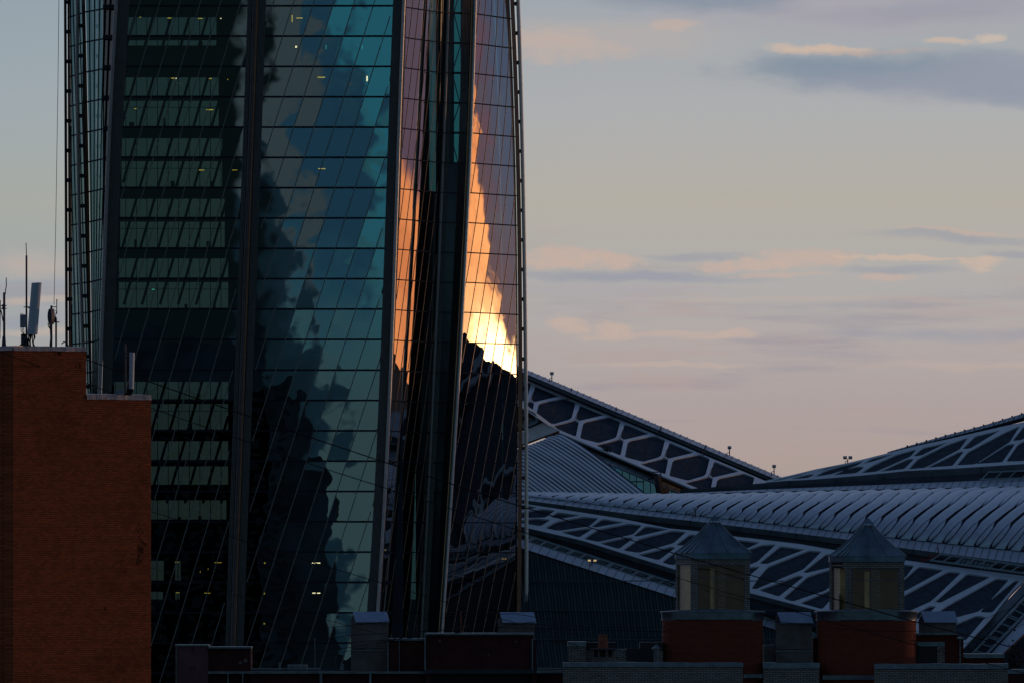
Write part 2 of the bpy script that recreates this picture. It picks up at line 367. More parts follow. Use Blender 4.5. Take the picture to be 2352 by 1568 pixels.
# ================================================================== the tower
tower = thing('glass_tower', 'huge twisted glass office tower with orange sunset mirrored in its right side', 'skyscraper', (-30, TD + 10, 0))
class Edge:
    """a rib line: position across and distance as smooth functions of height"""
    def __init__(s, keys):                               # (v, u, depth behind the front plane)
        v = np.array([k[0] for k in keys], float); d = min(3, len(keys) - 1)
        s.cu = np.polyfit(v, [k[1] for k in keys], d); s.cy = np.polyfit(v, [k[2] for k in keys], min(2, d))
    def __call__(s, v):
        lo, hi = -60.0, 1540.0; c = min(max(v, lo), hi)
        u = np.polyval(s.cu, c); y = np.polyval(s.cy, c)
        if c != v:
            h = 5 if v < lo else -5
            u += (v - c) * (np.polyval(s.cu, c) - np.polyval(s.cu, c + h)) / -h
            y += (v - c) * (np.polyval(s.cy, c) - np.polyval(s.cy, c + h)) / -h
        Y = TD + y
        return Vector(((u - 1176) * KP * Y, Y, H + (1339 - v) * KP * TD))
def E(*k): return Edge(k)
FV = [14 + 69.6 * k for k in range(-3, 29)]              # floor lines
eA0 = E((0, 298, 0), (517, 272, 0), (905, 256, 0), (1400, 233, 0)); eA1 = E((0, 569, 0), (517, 551, 0), (905, 537, 0), (1480, 517, 0))
eB0 = E((0, 611, 0), (517, 594, 0), (905, 580, 0), (1350, 564, 0)); eB1 = E((0, 903, 0), (517, 884.5, 0), (865, 872, 0), (1000, 866, 0), (1400, 843, 0))
eC0 = E((0, 934, 4.6), (517, 917, 4.8), (1000, 896, 5), (1400, 876, 5)); eC1 = E((0, 1012, 19.2), (517, 1005, 20), (1000, 994, 20.5), (1400, 979, 21))
eD0 = E((0, 1095, 23.6), (250, 1087, 22.2), (517, 1076, 21), (1000, 1049, 18.6), (1400, 1023, 16.6)); eD1 = E((0, 1172, 38.0), (250, 1181, 35.8), (517, 1187, 34.2), (1000, 1189, 33.2), (1400, 1186, 33.2))
eL0 = E((0, 197, 17.8), (517, 207, 17.5), (905, 212, 17), (1400, 216, 17)); eL1 = E((0, 264, 2.8), (517, 239, 2.8), (905, 225, 2.8), (1400, 205, 2.8))
eM0 = E((0, 160, 33), (793, 165, 33), (1400, 166, 33)); eM1 = E((0, 196, 18.5), (517, 205, 18.3), (793, 210, 18), (1400, 214, 18))

def facet(nm, e0, e1, vs, glassm, mullm, origin='L', slope=.25, pw=2.8, phase=0.0, mw=.13, tw=.26, rows=4, label=None):
    """curtain wall: frame mesh (mullions and transoms) with one glass band per storey below it"""
    fr = MB(); bands = []
    def pt(v, s):
        a, b = e0(v), e1(v); L = (b - a).length
        return a.lerp(b, s / L) if origin == 'L' else b.lerp(a, s / L)
    def W(v): return (e1(v) - e0(v)).length
    def nrm(v): a, b = e0(v), e1(v); d = (b - a).normalized(); return Vector((d.y, -d.x, 0))
    zof = lambda v: (1339 - v) * KP * TD
    def line(n, v): return n * pw + slope * zof(v) + phase
    vt, vb = vs[0], vs[-1]
    smin = min(line(0, vt), line(0, vb)); 
    n0 = int(math.floor((0 - max(line(0, vt), line(0, vb))) / pw)) - 1; n1 = int(math.ceil((max(W(vt), W(vb)) - smin) / pw)) + 1
    for i in range(len(vs) - 1):
        mb = MB(); va, vc = vs[i], vs[i + 1]
        for n in range(n0, n1):
            rws = []; ok = False
            for r in range(rows + 1):
                v = va + (vc - va) * r / rows; w_ = W(v)
                a = min(max(line(n, v), 0), w_); b = min(max(line(n + 1, v), 0), w_)
                if b - a > .02: ok = True
                rws.append([pt(v, a + (b - a) * q / 3) for q in range(4)])
            if ok: mb.grid(rws, True)
        bands.append(mb)
        # transom
        nn = nrm(va); a, b = e0(va), e1(va)
        fr.prism([a - Vector((0, 0, tw / 2)), b - Vector((0, 0, tw / 2)), b + Vector((0, 0, tw / 2)), a + Vector((0, 0, tw / 2))], nn * .12)
    for n in range(n0, n1 + 1):                            # mullions
        seg = []
        for k in range(len(vs) * 3 - 2):
            v = vs[0] + (vs[-1] - vs[0]) * k / (len(vs) * 3 - 3); s = line(n, v)
            if 0.03 < s < W(v) - .03:
                nn = nrm(v); d = (e1(v) - e0(v)).normalized() * mw / 2; p = pt(v, s)
                md = .14 if mw > .1 else .05; seg.append([p - d, p + d, p + d + nn * md, p - d + nn * md])
        if len(seg) > 1: mullm_b.sweep(seg)
    f = fr.build(nm, M['trans'], tower)
    mm = mullm_b.build('mullions', mullm, f)
    for mb in bands:
        if mb.v: mb.build('glass_band', glassm, f)
    mullm_b.__init__()
    return f
mullm_b = MB()
facet('curtain_wall', eA0, eA1, FV, M['glass'], M['mull'], slope=.25, phase=.9)
facet('curtain_wall', eB0, eB1, FV, M['glass'], M['mull'], slope=.29, phase=.1)
facet('curtain_wall', eC0, eC1, FV, M['glass_mid'], M['mull_sunlit'], slope=.27, phase=.6, tw=.15, mw=.08)
facet('curtain_wall', eD0, eD1, FV, M['glass_side'], M['mull_sunlit'], slope=.24, phase=1.2, tw=.15, mw=.08)
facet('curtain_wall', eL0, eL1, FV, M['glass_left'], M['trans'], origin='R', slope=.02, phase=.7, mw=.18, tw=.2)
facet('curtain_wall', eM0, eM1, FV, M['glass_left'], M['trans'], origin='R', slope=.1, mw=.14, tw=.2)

def along(e, du=0, dy=0, v0=-190, v1=1960, n=40):
    o = []
    for k in range(n + 1):
        v = v0 + (v1 - v0) * k / n; p = e(v); Y = p.y + dy; o.append(Vector((p.x + du * KP * p.y, Y, p.z)))
    return o
def pipe(nm, e, du, dy, r, m, joints=True):
    b = MB(); b.tube(along(e, du, dy), r, 12)
    if joints:
        for v in FV:
            p = e(v + 6); p = Vector((p.x + du * KP * p.y, p.y + dy, p.z)); b.tube([p, p + Vector((0, 0, .1))], r * 1.04, 12)
    return b.build(nm, m, tower)
def louvre(e0_, d0, e1_, d1, n, y0=0, y1=0, depth=.35, name='louvre_panel', m='louv'):
    b = MB(); a = along(e0_, d0, y0); c = along(e1_, d1, y1)
    rows = [[p.lerp(q, 0) + Vector((0, .3, 0)), p.lerp(q, 1) + Vector((0, .3, 0))] for p, q in zip(a, c)]
    back = MB(); back.grid(rows, False)
    for i in range(n):
        f = (i + .5) / n; seg = []
        for p, q in zip(a, c):
            x = p.lerp(q, f); h = (q - p) * (.28 / n); seg.append([x - h + Vector((0, 0, 0)), x + h, x + h + Vector((0, .29, 0)), x - h + Vector((0, .29, 0))])
        b.sweep(seg)
    o = b.build(name, M[m], tower); back.build('louvre_backing', M['creasem'], o); return o
# left rib of the front
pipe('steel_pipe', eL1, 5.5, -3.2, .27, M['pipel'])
louvre(eL1, 10, eA0, 0, 7, -2.7, 0)
# middle rib
louvre(eA1, 0, eA1, 10, 3); louvre(eB0, -17, eB0, 0, 6)
pipe('steel_pipe', eA1, 14, -.5, .17, M['louv']); pipe('steel_pipe', eA1, 18.5, -.6, .13, M['louv'])
pipe('bronze_pipe', eA1, 22.5, -.8, .15, M['bronze'])
# right rib
louvre(eB1, 0, eB1, 19, 7); pipe('steel_pipe', eB1, 24.5, -.6, .27, M['pipe'])
b = MB(); seg = []
for p, q in zip(along(eB1, 29, .4), along(eC0, 0, 0)): seg.append([p, q, q + Vector((0, .2, 0)), p + Vector((0, .2, 0))])
b.sweep(seg); b.build('rib_return', M['blackm'], tower)
# crease between the wings
eK = E((0, 1043, 21), (517, 1025, 20.5), (1000, 1004, 20), (1400, 985, 19.5)); eK2 = E((0, 1060, 21.6), (517, 1046, 20.8), (1000, 1022, 19.5), (1400, 1000, 18.5))
louvre(eC1, 0, eK, -14, 4, 0, 0, m='creasem'); pipe('steel_pipe', eK, -14, -.6, .24, M['pipel']); louvre(eK, -12, eK, 0, 4, m='louv')
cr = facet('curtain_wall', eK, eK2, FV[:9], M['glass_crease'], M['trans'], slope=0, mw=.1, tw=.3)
b = MB()
for i in range(0, 8):
    a, c = eK(FV[i]), eK2(FV[i + 1]); d, e_ = eK2(FV[i]), eK(FV[i + 1]); q = Vector((0, .5, 0))
    b.bar(*((a + q, c + q) if i % 2 else (d + q, e_ + q)), .14)
b.build('cross_bracing', M['blackm'], tower)
b = MB(); seg = []
for k in range(30):
    v = FV[8] + (1960 - FV[8]) * k / 29; p, q = eK(v), eK2(v); seg.append([p, q, q + Vector((0, .3, 0)), p + Vector((0, .3, 0))])
b.sweep(seg); b.build('crease_panel', M['creasem'], tower)
for v in FV: b = MB(); p, q = eC1(v) + Vector((0, -.3, 0)), eD0(v) + Vector((-.8, -1.2, 0)); b.bar(p, q, .12, .1); b.build('recess_floor_line', M['blackm'], tower)
louvre(eK2, 0, eD0, -14.5, 6, 0, -1)
louvre(eD0, -13, eD0, -9.5, 1, -.8, -.8, m='bronze2', name='bronze_strip')
pipe('steel_pipe', eD0, -4.5, -1.4, .27, M['pipe'])
# right corner post and outer rail
b = MB(); seg = []
for p in along(eD1, 1.0, -.2):
    w_ = 9.5 * KP * p.y; seg.append([p, p + Vector((w_, .3, 0)), p + Vector((w_, .9, 0)), p + Vector((0, .6, 0))])
b.sweep(seg); b.build('corner_post', M['bronze'], tower)
eR = E((0, 1191, 39), (250, 1198, 37), (517, 1203.5, 35.5), (1000, 1208.5, 34.5), (1400, 1209, 34.5))
def rail(nm, e, r, m, side, reach, bw=.3, vs=FV, off=38, hgt=.55):
    o = MB(); o.tube(along(e), r, 12)
    for v in vs:
        p = e(v + 20); o.tube([p, p + Vector((0, 0, .1))], r * 1.05, 12)
    o = o.build(nm, m, tower)
    for v in vs:
        p = e(v + off); k = MB(); k.box((p.x, p.y - .15, p.z), (p.x + side * reach, p.y + .15, p.z + hgt)); k.build('bracket', M['blackm'], o)
rail('outer_rail', eR, .28, M['pipe_sunlit'], -1, .95)
eQ = E((0, 150, 34), (793, 153, 34), (1400, 155, 34)); rail('outer_rail', eQ, .2, M['blackm'], 1, .8)
b = MB(); b.tube(along(eQ, 7.2, .4), .16, 8); b.tube(along(eQ, 9.8, .8), .2, 8); b.build('edge_post', M['blackm'], tower)
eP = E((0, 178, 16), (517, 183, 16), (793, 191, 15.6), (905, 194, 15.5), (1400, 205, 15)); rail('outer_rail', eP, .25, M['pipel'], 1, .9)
b = MB(); b.tube(along(eP, 14, .8), .15, 8); seg = []
for p, q in zip(along(eP, 16, 1), along(eL0, -1, 0)): seg.append([p, q, q + Vector((0, .2, 0)), p + Vector((0, .2, 0))])
b.sweep(seg); b.build('edge_post', M['blackm'], tower)

# interior: core walls, rear windows, lamps
b = MB()
YA = TD + 9
wins = [(40, 105, 290, 497), (178, 292, 284, 502), (318, 432, 279, 510), (457, 570, 276, 516), (594, 710, 273, 524),
        (876, 987, 262, 524), (1012, 1064, 262, 524), (1070, 1112, 262, 524), (1148, 1192, 262, 520), (1287, 1332, 340, 376), (1287, 1332, 402, 415), (1358, 1400, 340, 374), (1358, 1400, 402, 413),
        (1430, 1468, 340, 370), (1430, 1468, 400, 412)]
core = MB(); rows_v = sorted(set([-190] + [x for q in wins for x in q[:2]] + [1970]))
for v0, v1 in zip(rows_v[:-1], rows_v[1:]):
    hs = sorted([(q[2], q[3]) for q in wins if q[0] <= v0 and q[1] >= v1]); x = 236
    for a, c in hs + [(615, 615)]:
        if a > x: core.buv(x, a, v0, v1, YA, .4)
        x = c
core.build('rear_wall', M['core'], tower)
for (v0, v1, u0, u1) in wins:
    b = MB(); b.face([P(u0, v1, YA + .2), P(u1, v1, YA + .2), P(u1, v0, YA + .2), P(u0, v0, YA + .2)])
    o = b.build('rear_window', M['rear'], tower); b = MB(); k = u0 - (u0 % 24) + 24
    while k < u1: b.buv(k, k + 1.6, v0, v1, YA - .05, .1); k += 24.3
    if v1 - v0 > 80: b.buv(u0, u1, v0 + (v1 - v0) * .42, v0 + (v1 - v0) * .42 + 4, YA - .1, .1); b.buv(u0, u1, v0 + (v1 - v0) * .60, v0 + (v1 - v0) * .60 + 1.3, YA - .06, .1)
    if b.v: b.build('window_frame', M['blackm'], o)
b = MB(); b.buv(278, 556, 107, 176, YA - .3, .1); b.build('spandrel_panel', M['spand'], tower)
b = MB(); b.buv(276, 556, 294, 317, YA - .3, .1); b.build('spandrel_panel', M['spand'], tower)
b = MB(); b.buv(262, 522, 1196, 1262, YA - .3, .1); b.build('spandrel_panel', M['spand'], tower)
rb2 = random.Random(3)
for (v0, v1, u0, u1) in wins[:9]:
    for q in range(2):
        x = u0 + rb2.random() * (u1 - u0 - 26); hgt = (v1 - v0) * rb2.choice([.10, .14, .18]); b = MB()
        b.buv(x, x + rb2.uniform(5, 12), v1 - hgt, v1, YA - .6, .4); b.build('desk_screen', M['blackm'], tower)
b = MB()                                                  # slanting columns behind the glass
for i in range(-3, 9):
    u0 = 330 + i * 41.5; pts = [P(u0 + (600 - v) * .29, v, YA - 2) for v in (-150, 200, 710)]
    for v in range(20, 700, 40):
        ua, ub = u0 + (400 - v) * .29, u0 + (400 - v - 40) * .29
        if 275 < ub and ua < 545: b.bar(P(ua, v, YA - 2), P(ub, v + 40, YA - 2), .36)
    for v in range(875, 1120, 40):
        ua, ub = u0 + 15 + (1000 - v) * .29, u0 + 15 + (1000 - v - 40) * .29
        if 262 < ub and ua < 530: b.bar(P(ua, v, YA - 2), P(ub, v + 40, YA - 2), .36)
b.build('slanting_column', M['blackm'], tower)
b = MB(); b.buv(602, 770, -190, 1970, TD + 7, 8)
for v in FV: b.buv(602, 897, v - 3, v + 5, TD + 1.2, 5)
b.build('core_wall', M['core'], tower)
b = MB(); b.buv(770, 925, -190, 1970, TD + 9, 4); b.build('core_wall', M['core'], tower)
for e0_, e1_, o_ in ((eC0, eC1, 2.2), (eD0, eD1, 2.2)):
    b = MB(); rws = []
    for p, q in zip(along(e0_), along(e1_)):
        d = (q - p).normalized(); n_ = Vector((-d.y, d.x, 0)) * o_; rws.append([p + n_ + d * 1.5, q + n_ - d * .6])
    b.grid(rws, False); b.build('sky_blocker', M['core'], tower)  # added panels, keep the sky from showing through the slanted glass
b = MB(); b.buv(955, 986, -190, 1970, TD + 23.5, .4); b.buv(986, 1001, 440, 1970, TD + 23.5, .4); b.buv(1001, 1043, -190, 1970, TD + 23.5, .4); b.buv(1058, 1100, -190, 1970, TD + 25.5, .4); b.build('crease_sky_blocker', M['core'], tower)  # added panels behind the recess, put in to block the sky beyond
b = MB(); seg = []
for p, q in zip(along(eD1, -34, 3.4), along(eD1, -1.5, 1.2)): seg.append([p, q, q + Vector((0, .3, 0)), p + Vector((0, .3, 0))])
b.sweep(seg); b.build('sky_blocker', M['core'], tower)  # added panel, shuts out sky at the see-through right end
# mechanical storeys
b = MB(); b.buv(266, 560, 712, 874, TD + .8, .3); b.build('plant_storey_wall', M['core'], tower)
b = MB()
for v in FV: b.buv(236, 565, v - 3, v + 6, TD + 1.0, 5)
b.build('floor_slab', M['slab'], tower)
LT = [(322, 40, 3, 1.2), (389, 42, 9, 1.5), (460, 43, 10, 1.5), (507, 43, 2, 2, 'w'), (397, 180, 8, 1.6), (405, 180.6, 3, 2.5, 'w'), (483, 181, 6, 1.6), (523, 183, 1.5, 2),
      (311, 250, 5, 1.6), (482, 252.5, 16, 1.8), (463, 391, 12, 1.4), (539, 391, 12, 1), (671, 43, 2, 16), (688, 42, 14, 2), (680, 108, 4, 4, 'w'), (738, 178, 17, 2.2),
      (843, 181, 3, 12, 'w'), (739, 388, 17, 1.8), (352.6, 665, 8, 1.8, 'g'), (406, 1290, 8, 1.8), (501, 1291, 16, 1.8), (408, 1360, 8, 1.8), (476, 1361, 14, 1.8), (726, 1292, 19, 2.2, 'w'),
      (721, 1361, 7, 2.2, 'w'), (732, 1361, 8, 2.2, 'w'), (608, 1292, 3.4, 3.4), (607, 1362, 3.4, 3.4), (607, 1431, 3.4, 3.4), (460, 1312, 1.4, 4), (478, 1306, 1.4, 4), (749, 109, 1.2, 10, 'g'), (832, 109, 1.2, 8, 'g')]
for a in LT:
    b = MB(); b.buv(a[0] - a[2] / 2, a[0] + a[2] / 2, a[1] - a[3] / 2, a[1] + a[3] / 2, TD + 1.0, .15)
    k = a[4] if len(a) > 4 else ''
    b.build('ceiling_lamp', M['lampd' if (k == '' and a[1] > 900) else 'lamp' + k], tower)

# ================================================================== roofs behind the tower
def zc(name):                                             # reading frames used while measuring the photograph
    return {'z3': (1177, 804, .2686), 'z4': (1722.6, 861, .2676), 'z5': (1177, 1148, .2686), 'z6': (1722.6, 1148, .2677), 'zr': (1194.3, 918.7, .1099)}[name]
def cv(name, pts):
    a, b, k = zc(name); return [(a + x * k, b + y * k) for x, y in pts]
class Plane:
    def __init__(s, p0, p1, p2):
        s.o = P(*p0); a = P(*p1) - s.o; b = P(*p2) - s.o
        s.x = a.normalized(); s.n = a.cross(b).normalized(); s.y = s.n.cross(s.x).normalized()
        if s.n.y > 0: s.n = -s.n
    def hit(s, u, v):                                      # the point of this plane seen in that direction
        d = Vector(((u - 1176) * KP, 1, (1339 - v) * KP)); c = Vector((0, 0, H))
        return c + d * ((s.o - c).dot(s.n) / d.dot(s.n))
    def loc(s, u, v): q = s.hit(u, v) - s.o; return q.dot(s.x), q.dot(s.y)
def round_poly(p, r, n=4):
    o = []; k = len(p)
    for i in range(k):
        a, b, c = (Vector(p[j % k]) for j in (i - 1, i, i + 1))
        d1, d2 = (a - b), (c - b); L = min(d1.length, d2.length) * .45; q = min(r, L)
        s_, e_ = b + d1.normalized() * q, b + d2.normalized() * q
        for t in range(n + 1):
            t /= n; o.append(((1 - t) ** 2) * s_ + 2 * t * (1 - t) * b + t * t * e_)
    return o
def inside(p, ring):
    c = False; n = len(ring)
    for i in range(n):
        a, b_ = ring[i], ring[i - 1]
        if (a[1] > p[1]) != (b_[1] > p[1]) and p[0] < (b_[0] - a[0]) * (p[1] - a[1]) / (b_[1] - a[1]) + a[0]: c = not c
    return c
def lattice(name, plane, outer, holes, m, parent, thick=.25, r=.7, off=.0):
    """flat white sheet with rounded openings, given real thickness"""
    from mathutils.geometry import delaunay_2d_cdt
    rings = [[Vector(plane.loc(u, v)) for u, v in outer]]
    for h in holes: rings.append(round_poly([Vector(plane.loc(u, v)) for u, v in h], r))
    vs, es = [], []
    for q in rings:
        n = len(vs); vs += q; es += [(n + i, n + (i + 1) % len(q)) for i in range(len(q))]
    V2, _, F2, *_r = delaunay_2d_cdt(vs, es, [], 0, 1e-4)
    keep = []
    for f in F2:
        c = sum((V2[i] for i in f), Vector((0, 0))) / len(f)
        if inside(c, rings[0]) and not any(inside(c, q) for q in rings[1:]): keep.append(tuple(f))
    cnt = {}
    for f in keep:
        for i in range(len(f)): cnt[(f[i], f[(i + 1) % len(f)])] = 1
    N_ = len(V2); w3d = lambda q, o_: plane.o + plane.x * q.x + plane.y * q.y + plane.n * o_
    vv = [tuple(w3d(q, off)) for q in V2] + [tuple(w3d(q, off - thick)) for q in V2]
    ff = list(keep) + [tuple(i + N_ for i in f[::-1]) for f in keep]
    for (a, b_) in cnt:
        if (b_, a) not in cnt: ff.append((b_, a, a + N_, b_ + N_))
    b = MB(); b.v = vv; b.f = ff; b.sm = [False] * len(ff)
    return b.build(name, m, parent)
def sheet(name, plane, poly, m, parent, off, thick=.1):
    b = MB(); b.prism([plane.hit(u, v) + plane.n * off for u, v in poly], plane.n * -thick); return b.build(name, m, parent)
def band(name, top, bot, m, parent, Yt, Yb, thick=.4, seams=0):
    """strip following two polylines (same count)"""
    b = MB(); seg = []
    for (a, c) in zip(top, bot):
        p, q = P(a[0], a[1], Yt if not callable(Yt) else Yt(a[0])), P(c[0], c[1], Yb if not callable(Yb) else Yb(c[0])); seg.append([p, q, q + Vector((0, thick, -.02)), p + Vector((0, thick, -.02))])
    b.sweep(seg)
    o = b.build(name, m, parent)
    if seams:
        k = MB(); L = top[-1][0] - top[0][0]; n = int(L / seams)
        def at(pl, x):
            for (a, c) in zip(pl[:-1], pl[1:]):
                if a[0] <= x <= c[0]: return a[1] + (c[1] - a[1]) * (x - a[0]) / (c[0] - a[0])
            return pl[-1][1]
        for i in range(1, n):
            x = top[0][0] + L * i / n; x2 = max(bot[0][0], x - seams * .5)
            Y1 = Yt if not callable(Yt) else Yt(x); Y2 = Yb if not callable(Yb) else Yb(x2)
            k.bar(P(x, at(top, x), Y1 - .03), P(x2, at(bot, x2), Y2 - .03), .07, .05)
        k.build('panel_seam', M['fascia'], o)
    return o
# ---- far wing (falls to the right)
w1 = thing('lattice_roof_wing', 'straight roof wing sloping down to the right, large dark hexagons in white lattice', 'building', (20, 1790, 0))
p1 = Plane((1213, 880, 1795), (1795, 1100, 1795), (1300, 990, 1782))
hx = [(830, 565), (925, 600), (890, 735), (868, 752), (735, 791), (578, 750), (605, 625), (625, 606)]
tr = [(580, 462), (795, 550), (573, 602), (543, 583)]; bt = [(705, 808), (915, 756), (951, 770), (925, 898)]
top1 = lambda x: (x - 445) * .4215 + 390; bot1 = lambda x: (x - 735) * .4215 + 842
outer = cv('z3', [(-900, top1(-900)), (2420, top1(2420)), (2420, bot1(2420)), (-900, bot1(-900))])
holes = []
for k in range(-3, 4):
    for h in (hx, tr, bt): holes.append(cv('z3', [(x + 382 * k, y + 161 * k) for x, y in h]))
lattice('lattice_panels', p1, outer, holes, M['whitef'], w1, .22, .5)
sheet('roof_deck', p1, outer, M['deck'], w1, -.25)
def ln(f, o, xs=(-900, 2420)): return cv('z3', [(x, f(x) + o) for x in xs])
band('gutter', ln(top1, -19), ln(top1, 0), M['fasciad'], w1, 1794.5, 1794.6)
band('ridge_fascia', ln(top1, -51), ln(top1, -19), M['fascia'], w1, 1794.2, 1794)
band('ridge_cap', ln(top1, -88), ln(top1, -51), M['white2'], w1, 1797, 1793.7, seams=13)
b = MB()
for i in range(46):
    x = 140 + i * 55.2 - 300; q = cv('z3', [(x, top1(x) - 88)])[0]; b.buv(q[0] - 1, q[0] + 1, q[1] - 1.6, q[1] + 1, 1796, .3)
b.build('ridge_stud', M['fasciad'], w1)
band('eave_fascia', ln(bot1, 0), ln(bot1, 30), M['fascia'], w1, 1781.6, 1781.8)
band('eave_gutter', ln(bot1, 30), ln(bot1, 46), M['fasciad'], w1, 1781.9, 1781.9)
band('eave_panels', ln(bot1, 46), ln(bot1, 92), M['white2'], w1, 1781.0, 1779.5, seams=18)
band('eave_shadow_gap', ln(bot1, 92), ln(bot1, 98), M['fasciad'], w1, 1779.9, 1779.9)
GW = ln(bot1, 98, (500, 1460))
band('glazed_wall', GW, [(q[0], 1160) for q in GW], M['wallglass'], w1, 1780.6, 1780.6)
b = MB(); 
for i in range(22):
    u = 1380 + i * 16.2; v0 = cv('z3', [((u - 1177) / .2686, bot1((u - 1177) / .2686) + 98)])[0][1]; b.buv(u, u + 1.6, v0, 1160, 1780.3, .2)
b.buv(1380, 1480, 1104, 1106.4, 1780.3, .2); b.build('window_mullions', M['trans'], w1)
b = MB(); b.bar(*[P(q[0], q[1], 1781.2) for q in cv('z3', [(1290, 1082), (1560, 1192)])], .12); b.build('strip_light', M['warm'], w1)
# small rigging on the panels
b = MB()
for k in range(-3, 4):
    for (x, y) in ((485, 395), (540, 590), (730, 690)):
        X, Yp = x + 382 * k, y + 161 * k
        for dx_, dy_ in ((-20, 28), (0, 30), (22, 22)):
            a, c = cv('z3', [(X, Yp - 12), (X + dx_, Yp + dy_)]); b.bar(p1.hit(*a) + p1.n * 1.2, p1.hit(*c) + p1.n * .1, .07)
b.build('rope_anchor', M['fasciad'], w1)

# ---- right wing (rises to the right, runs on beyond the frame)
w2 = thing('lattice_roof_wing', 'lattice roof wing rising to the right edge, above the row of curved white shells', 'building', (60, 1770, 0))
p2 = Plane((1763, 1104, 1778), (2352, 960, 1786), (2352, 1063, 1760))
tl = [(140, 903), (330, 862), (560, 806), (820, 755), (960, 722), (1230, 655), (1440, 603), (1700, 548), (1880, 505), (2150, 443), (2352, 400), (2700, 330)]
bl = [(2700, 745), (2352, 760), (1740, 800), (1340, 820), (930, 862), (560, 892), (300, 905), (135, 920)]
holes = [[(170, 908), (330, 872), (530, 826), (425, 860), (250, 900)], [(335, 893), (440, 862), (535, 846), (552, 852), (500, 880)],
    [(570, 828), (650, 797), (810, 763), (700, 796)], [(545, 872), (640, 820), (790, 775), (985, 730), (920, 772), (700, 848)],
    [(705, 858), (820, 803), (930, 780), (985, 787), (915, 838)], [(965, 762), (1045, 712), (1250, 670), (1090, 728)],
    [(950, 838), (1055, 770), (1250, 682), (1432, 632), (1378, 697), (1080, 828)], [(1105, 828), (1350, 718), (1412, 714), (1325, 803)],
    [(1395, 696), (1482, 624), (1705, 572), (1470, 688)], [(1358, 806), (1440, 717), (1690, 594), (1872, 534), (1800, 635), (1500, 794)],
    [(1515, 792), (1790, 657), (1838, 652), (1738, 776)], [(1820, 632), (1932, 522), (2150, 470), (1890, 628)],
    [(1772, 772), (1870, 657), (2185, 490), (2318, 432), (2230, 572), (1930, 764)], [(1935, 760), (2210, 592), (2278, 586), (2165, 746)],
    [(2250, 562), (2345, 442), (2600, 385), (2330, 556)], [(2195, 740), (2300, 590), (2600, 440), (2680, 470), (2600, 560), (2352, 735)]]
lattice('lattice_panels', p2, cv('z4', tl + bl), [cv('z4', h) for h in holes], M['white'], w2, .2, .55)
sheet('roof_deck', p2, cv('z4', tl + bl), M['deck'], w2, -.22)
rt = cv('z4', [(1180, 658), (1420, 588), (1700, 510), (2010, 428), (2352, 325), (2700, 230)]); rb = cv('z4', [(1180, 662), (1420, 600), (1700, 533), (2010, 455), (2352, 358), (2700, 268)])
band('ridge_cap', rt, rb, M['white2'], w2, 1788, 1787.4, seams=11)
band('ridge_fascia', rb, [(a, c + 3 + i * 1.6) for i, (a, c) in enumerate(rb)], M['fasciad'], w2, 1787.6, 1787.8)
b = MB()
for i in range(14):
    u = 2084 + i * 21.9; f = (u - rt[0][0]) / (rt[4][0] - rt[0][0]); k = (u - 1722.6) / .2676
    v = 861 + .2676 * (np.interp(k, [1180, 1420, 1700, 2010, 2352, 2700], [658, 588, 510, 428, 325, 230])); b.buv(u - 1.8, u + 1.8, v - 2.4, v + 1, 1787.4, .4)
b.build('ridge_stud', M['blackm'], w2)
ft = cv('z4', [(-600, 980), (0, 935), (300, 907), (560, 893), (930, 863), (1340, 822), (1740, 802), (2352, 762), (2700, 747)]); fb = cv('z4', [(-600, 1004), (0, 968), (300, 950), (560, 935), (930, 910), (1340, 880), (1740, 860), (2352, 818), (2700, 800)])
band('eave_fascia', ft, fb, M['fascia'], w2, 1759, 1759.2)
band('lower_wall', fb, [(a, c + 40) for a, c in fb], M['wallb'], w2, 1761, 1759.9)
b = MB()
for (x, y) in ((340, 945), (743, 925), (1155, 893), (1570, 862), (1985, 832)):
    q = cv('z4', [(x, y)])[0]; b.buv(q[0] - .7, q[0] + .7, q[1] - 9, q[1] + 4, 1758.6, .3)
b.build('downpipe', M['fasciad'], w2)
tt = MB(); A_ = cv('z4', [(2040, 830), (2700, 805)]); B_ = cv('z4', [(1970, 893), (2700, 872)])
tt.bar(P(*A_[0], 1757), P(*A_[1], 1757), .25); tt.bar(P(*B_[0], 1756), P(*B_[1], 1756), .25)
for i in range(6):
    x = 1990 + i * 115; q = cv('z4', [(x, 890 - i * 3), (x + 58, 832 - i * 3)]); tt.bar(P(*q[0], 1756.4), P(*q[1], 1756.8), .16)
tt.build('maintenance_truss', M['truss'], w2)

# part of the right wing outside the frame that the glass side mirrors
b = MB(); ridge = [(84, 62), (104, 57), (130, 60), (160, 70), (195, 78.5), (240, 80), (330, 78)]
rows = []
for (x, z) in ridge: rows.append([Vector((x, 1760, 24)), Vector((x, 1772, z * .72)), Vector((x, 1790, z)), Vector((x, 1820, z - 15)), Vector((x, 1832, 0))])
b.grid(rows, False); b.build('rear_roof', M['wallb'], w2)
b = MB()
for i in range(11):
    x = 90 + i * 22; z0, z1 = 40, np.interp(x + 22, [q[0] for q in ridge], [q[1] for q in ridge])
    pr = lambda x_, f: (lambda z: (Vector((x_, 1760, 24)).lerp(Vector((x_, 1772, z * .72)), f * 2) if f < .5 else Vector((x_, 1772, z * .72)).lerp(Vector((x_, 1790, z)), f * 2 - 1)) + Vector((0, -.9, .7)))(float(np.interp(x_, [q[0] for q in ridge], [q[1] for q in ridge])))
    for k in range(8): b.bar(pr(x + 22 * k / 8, k / 8), pr(x + 22 * (k + 1) / 8, (k + 1) / 8), 2.2, .3, (0, -.75, .65))
    for k in range(8): b.bar(pr(x + 22 - 12 * k / 8, .35 + .65 * k / 8), pr(x + 22 - 12 * (k + 1) / 8, .35 + .65 * (k + 1) / 8), 1.6, .3, (0, -.75, .65))
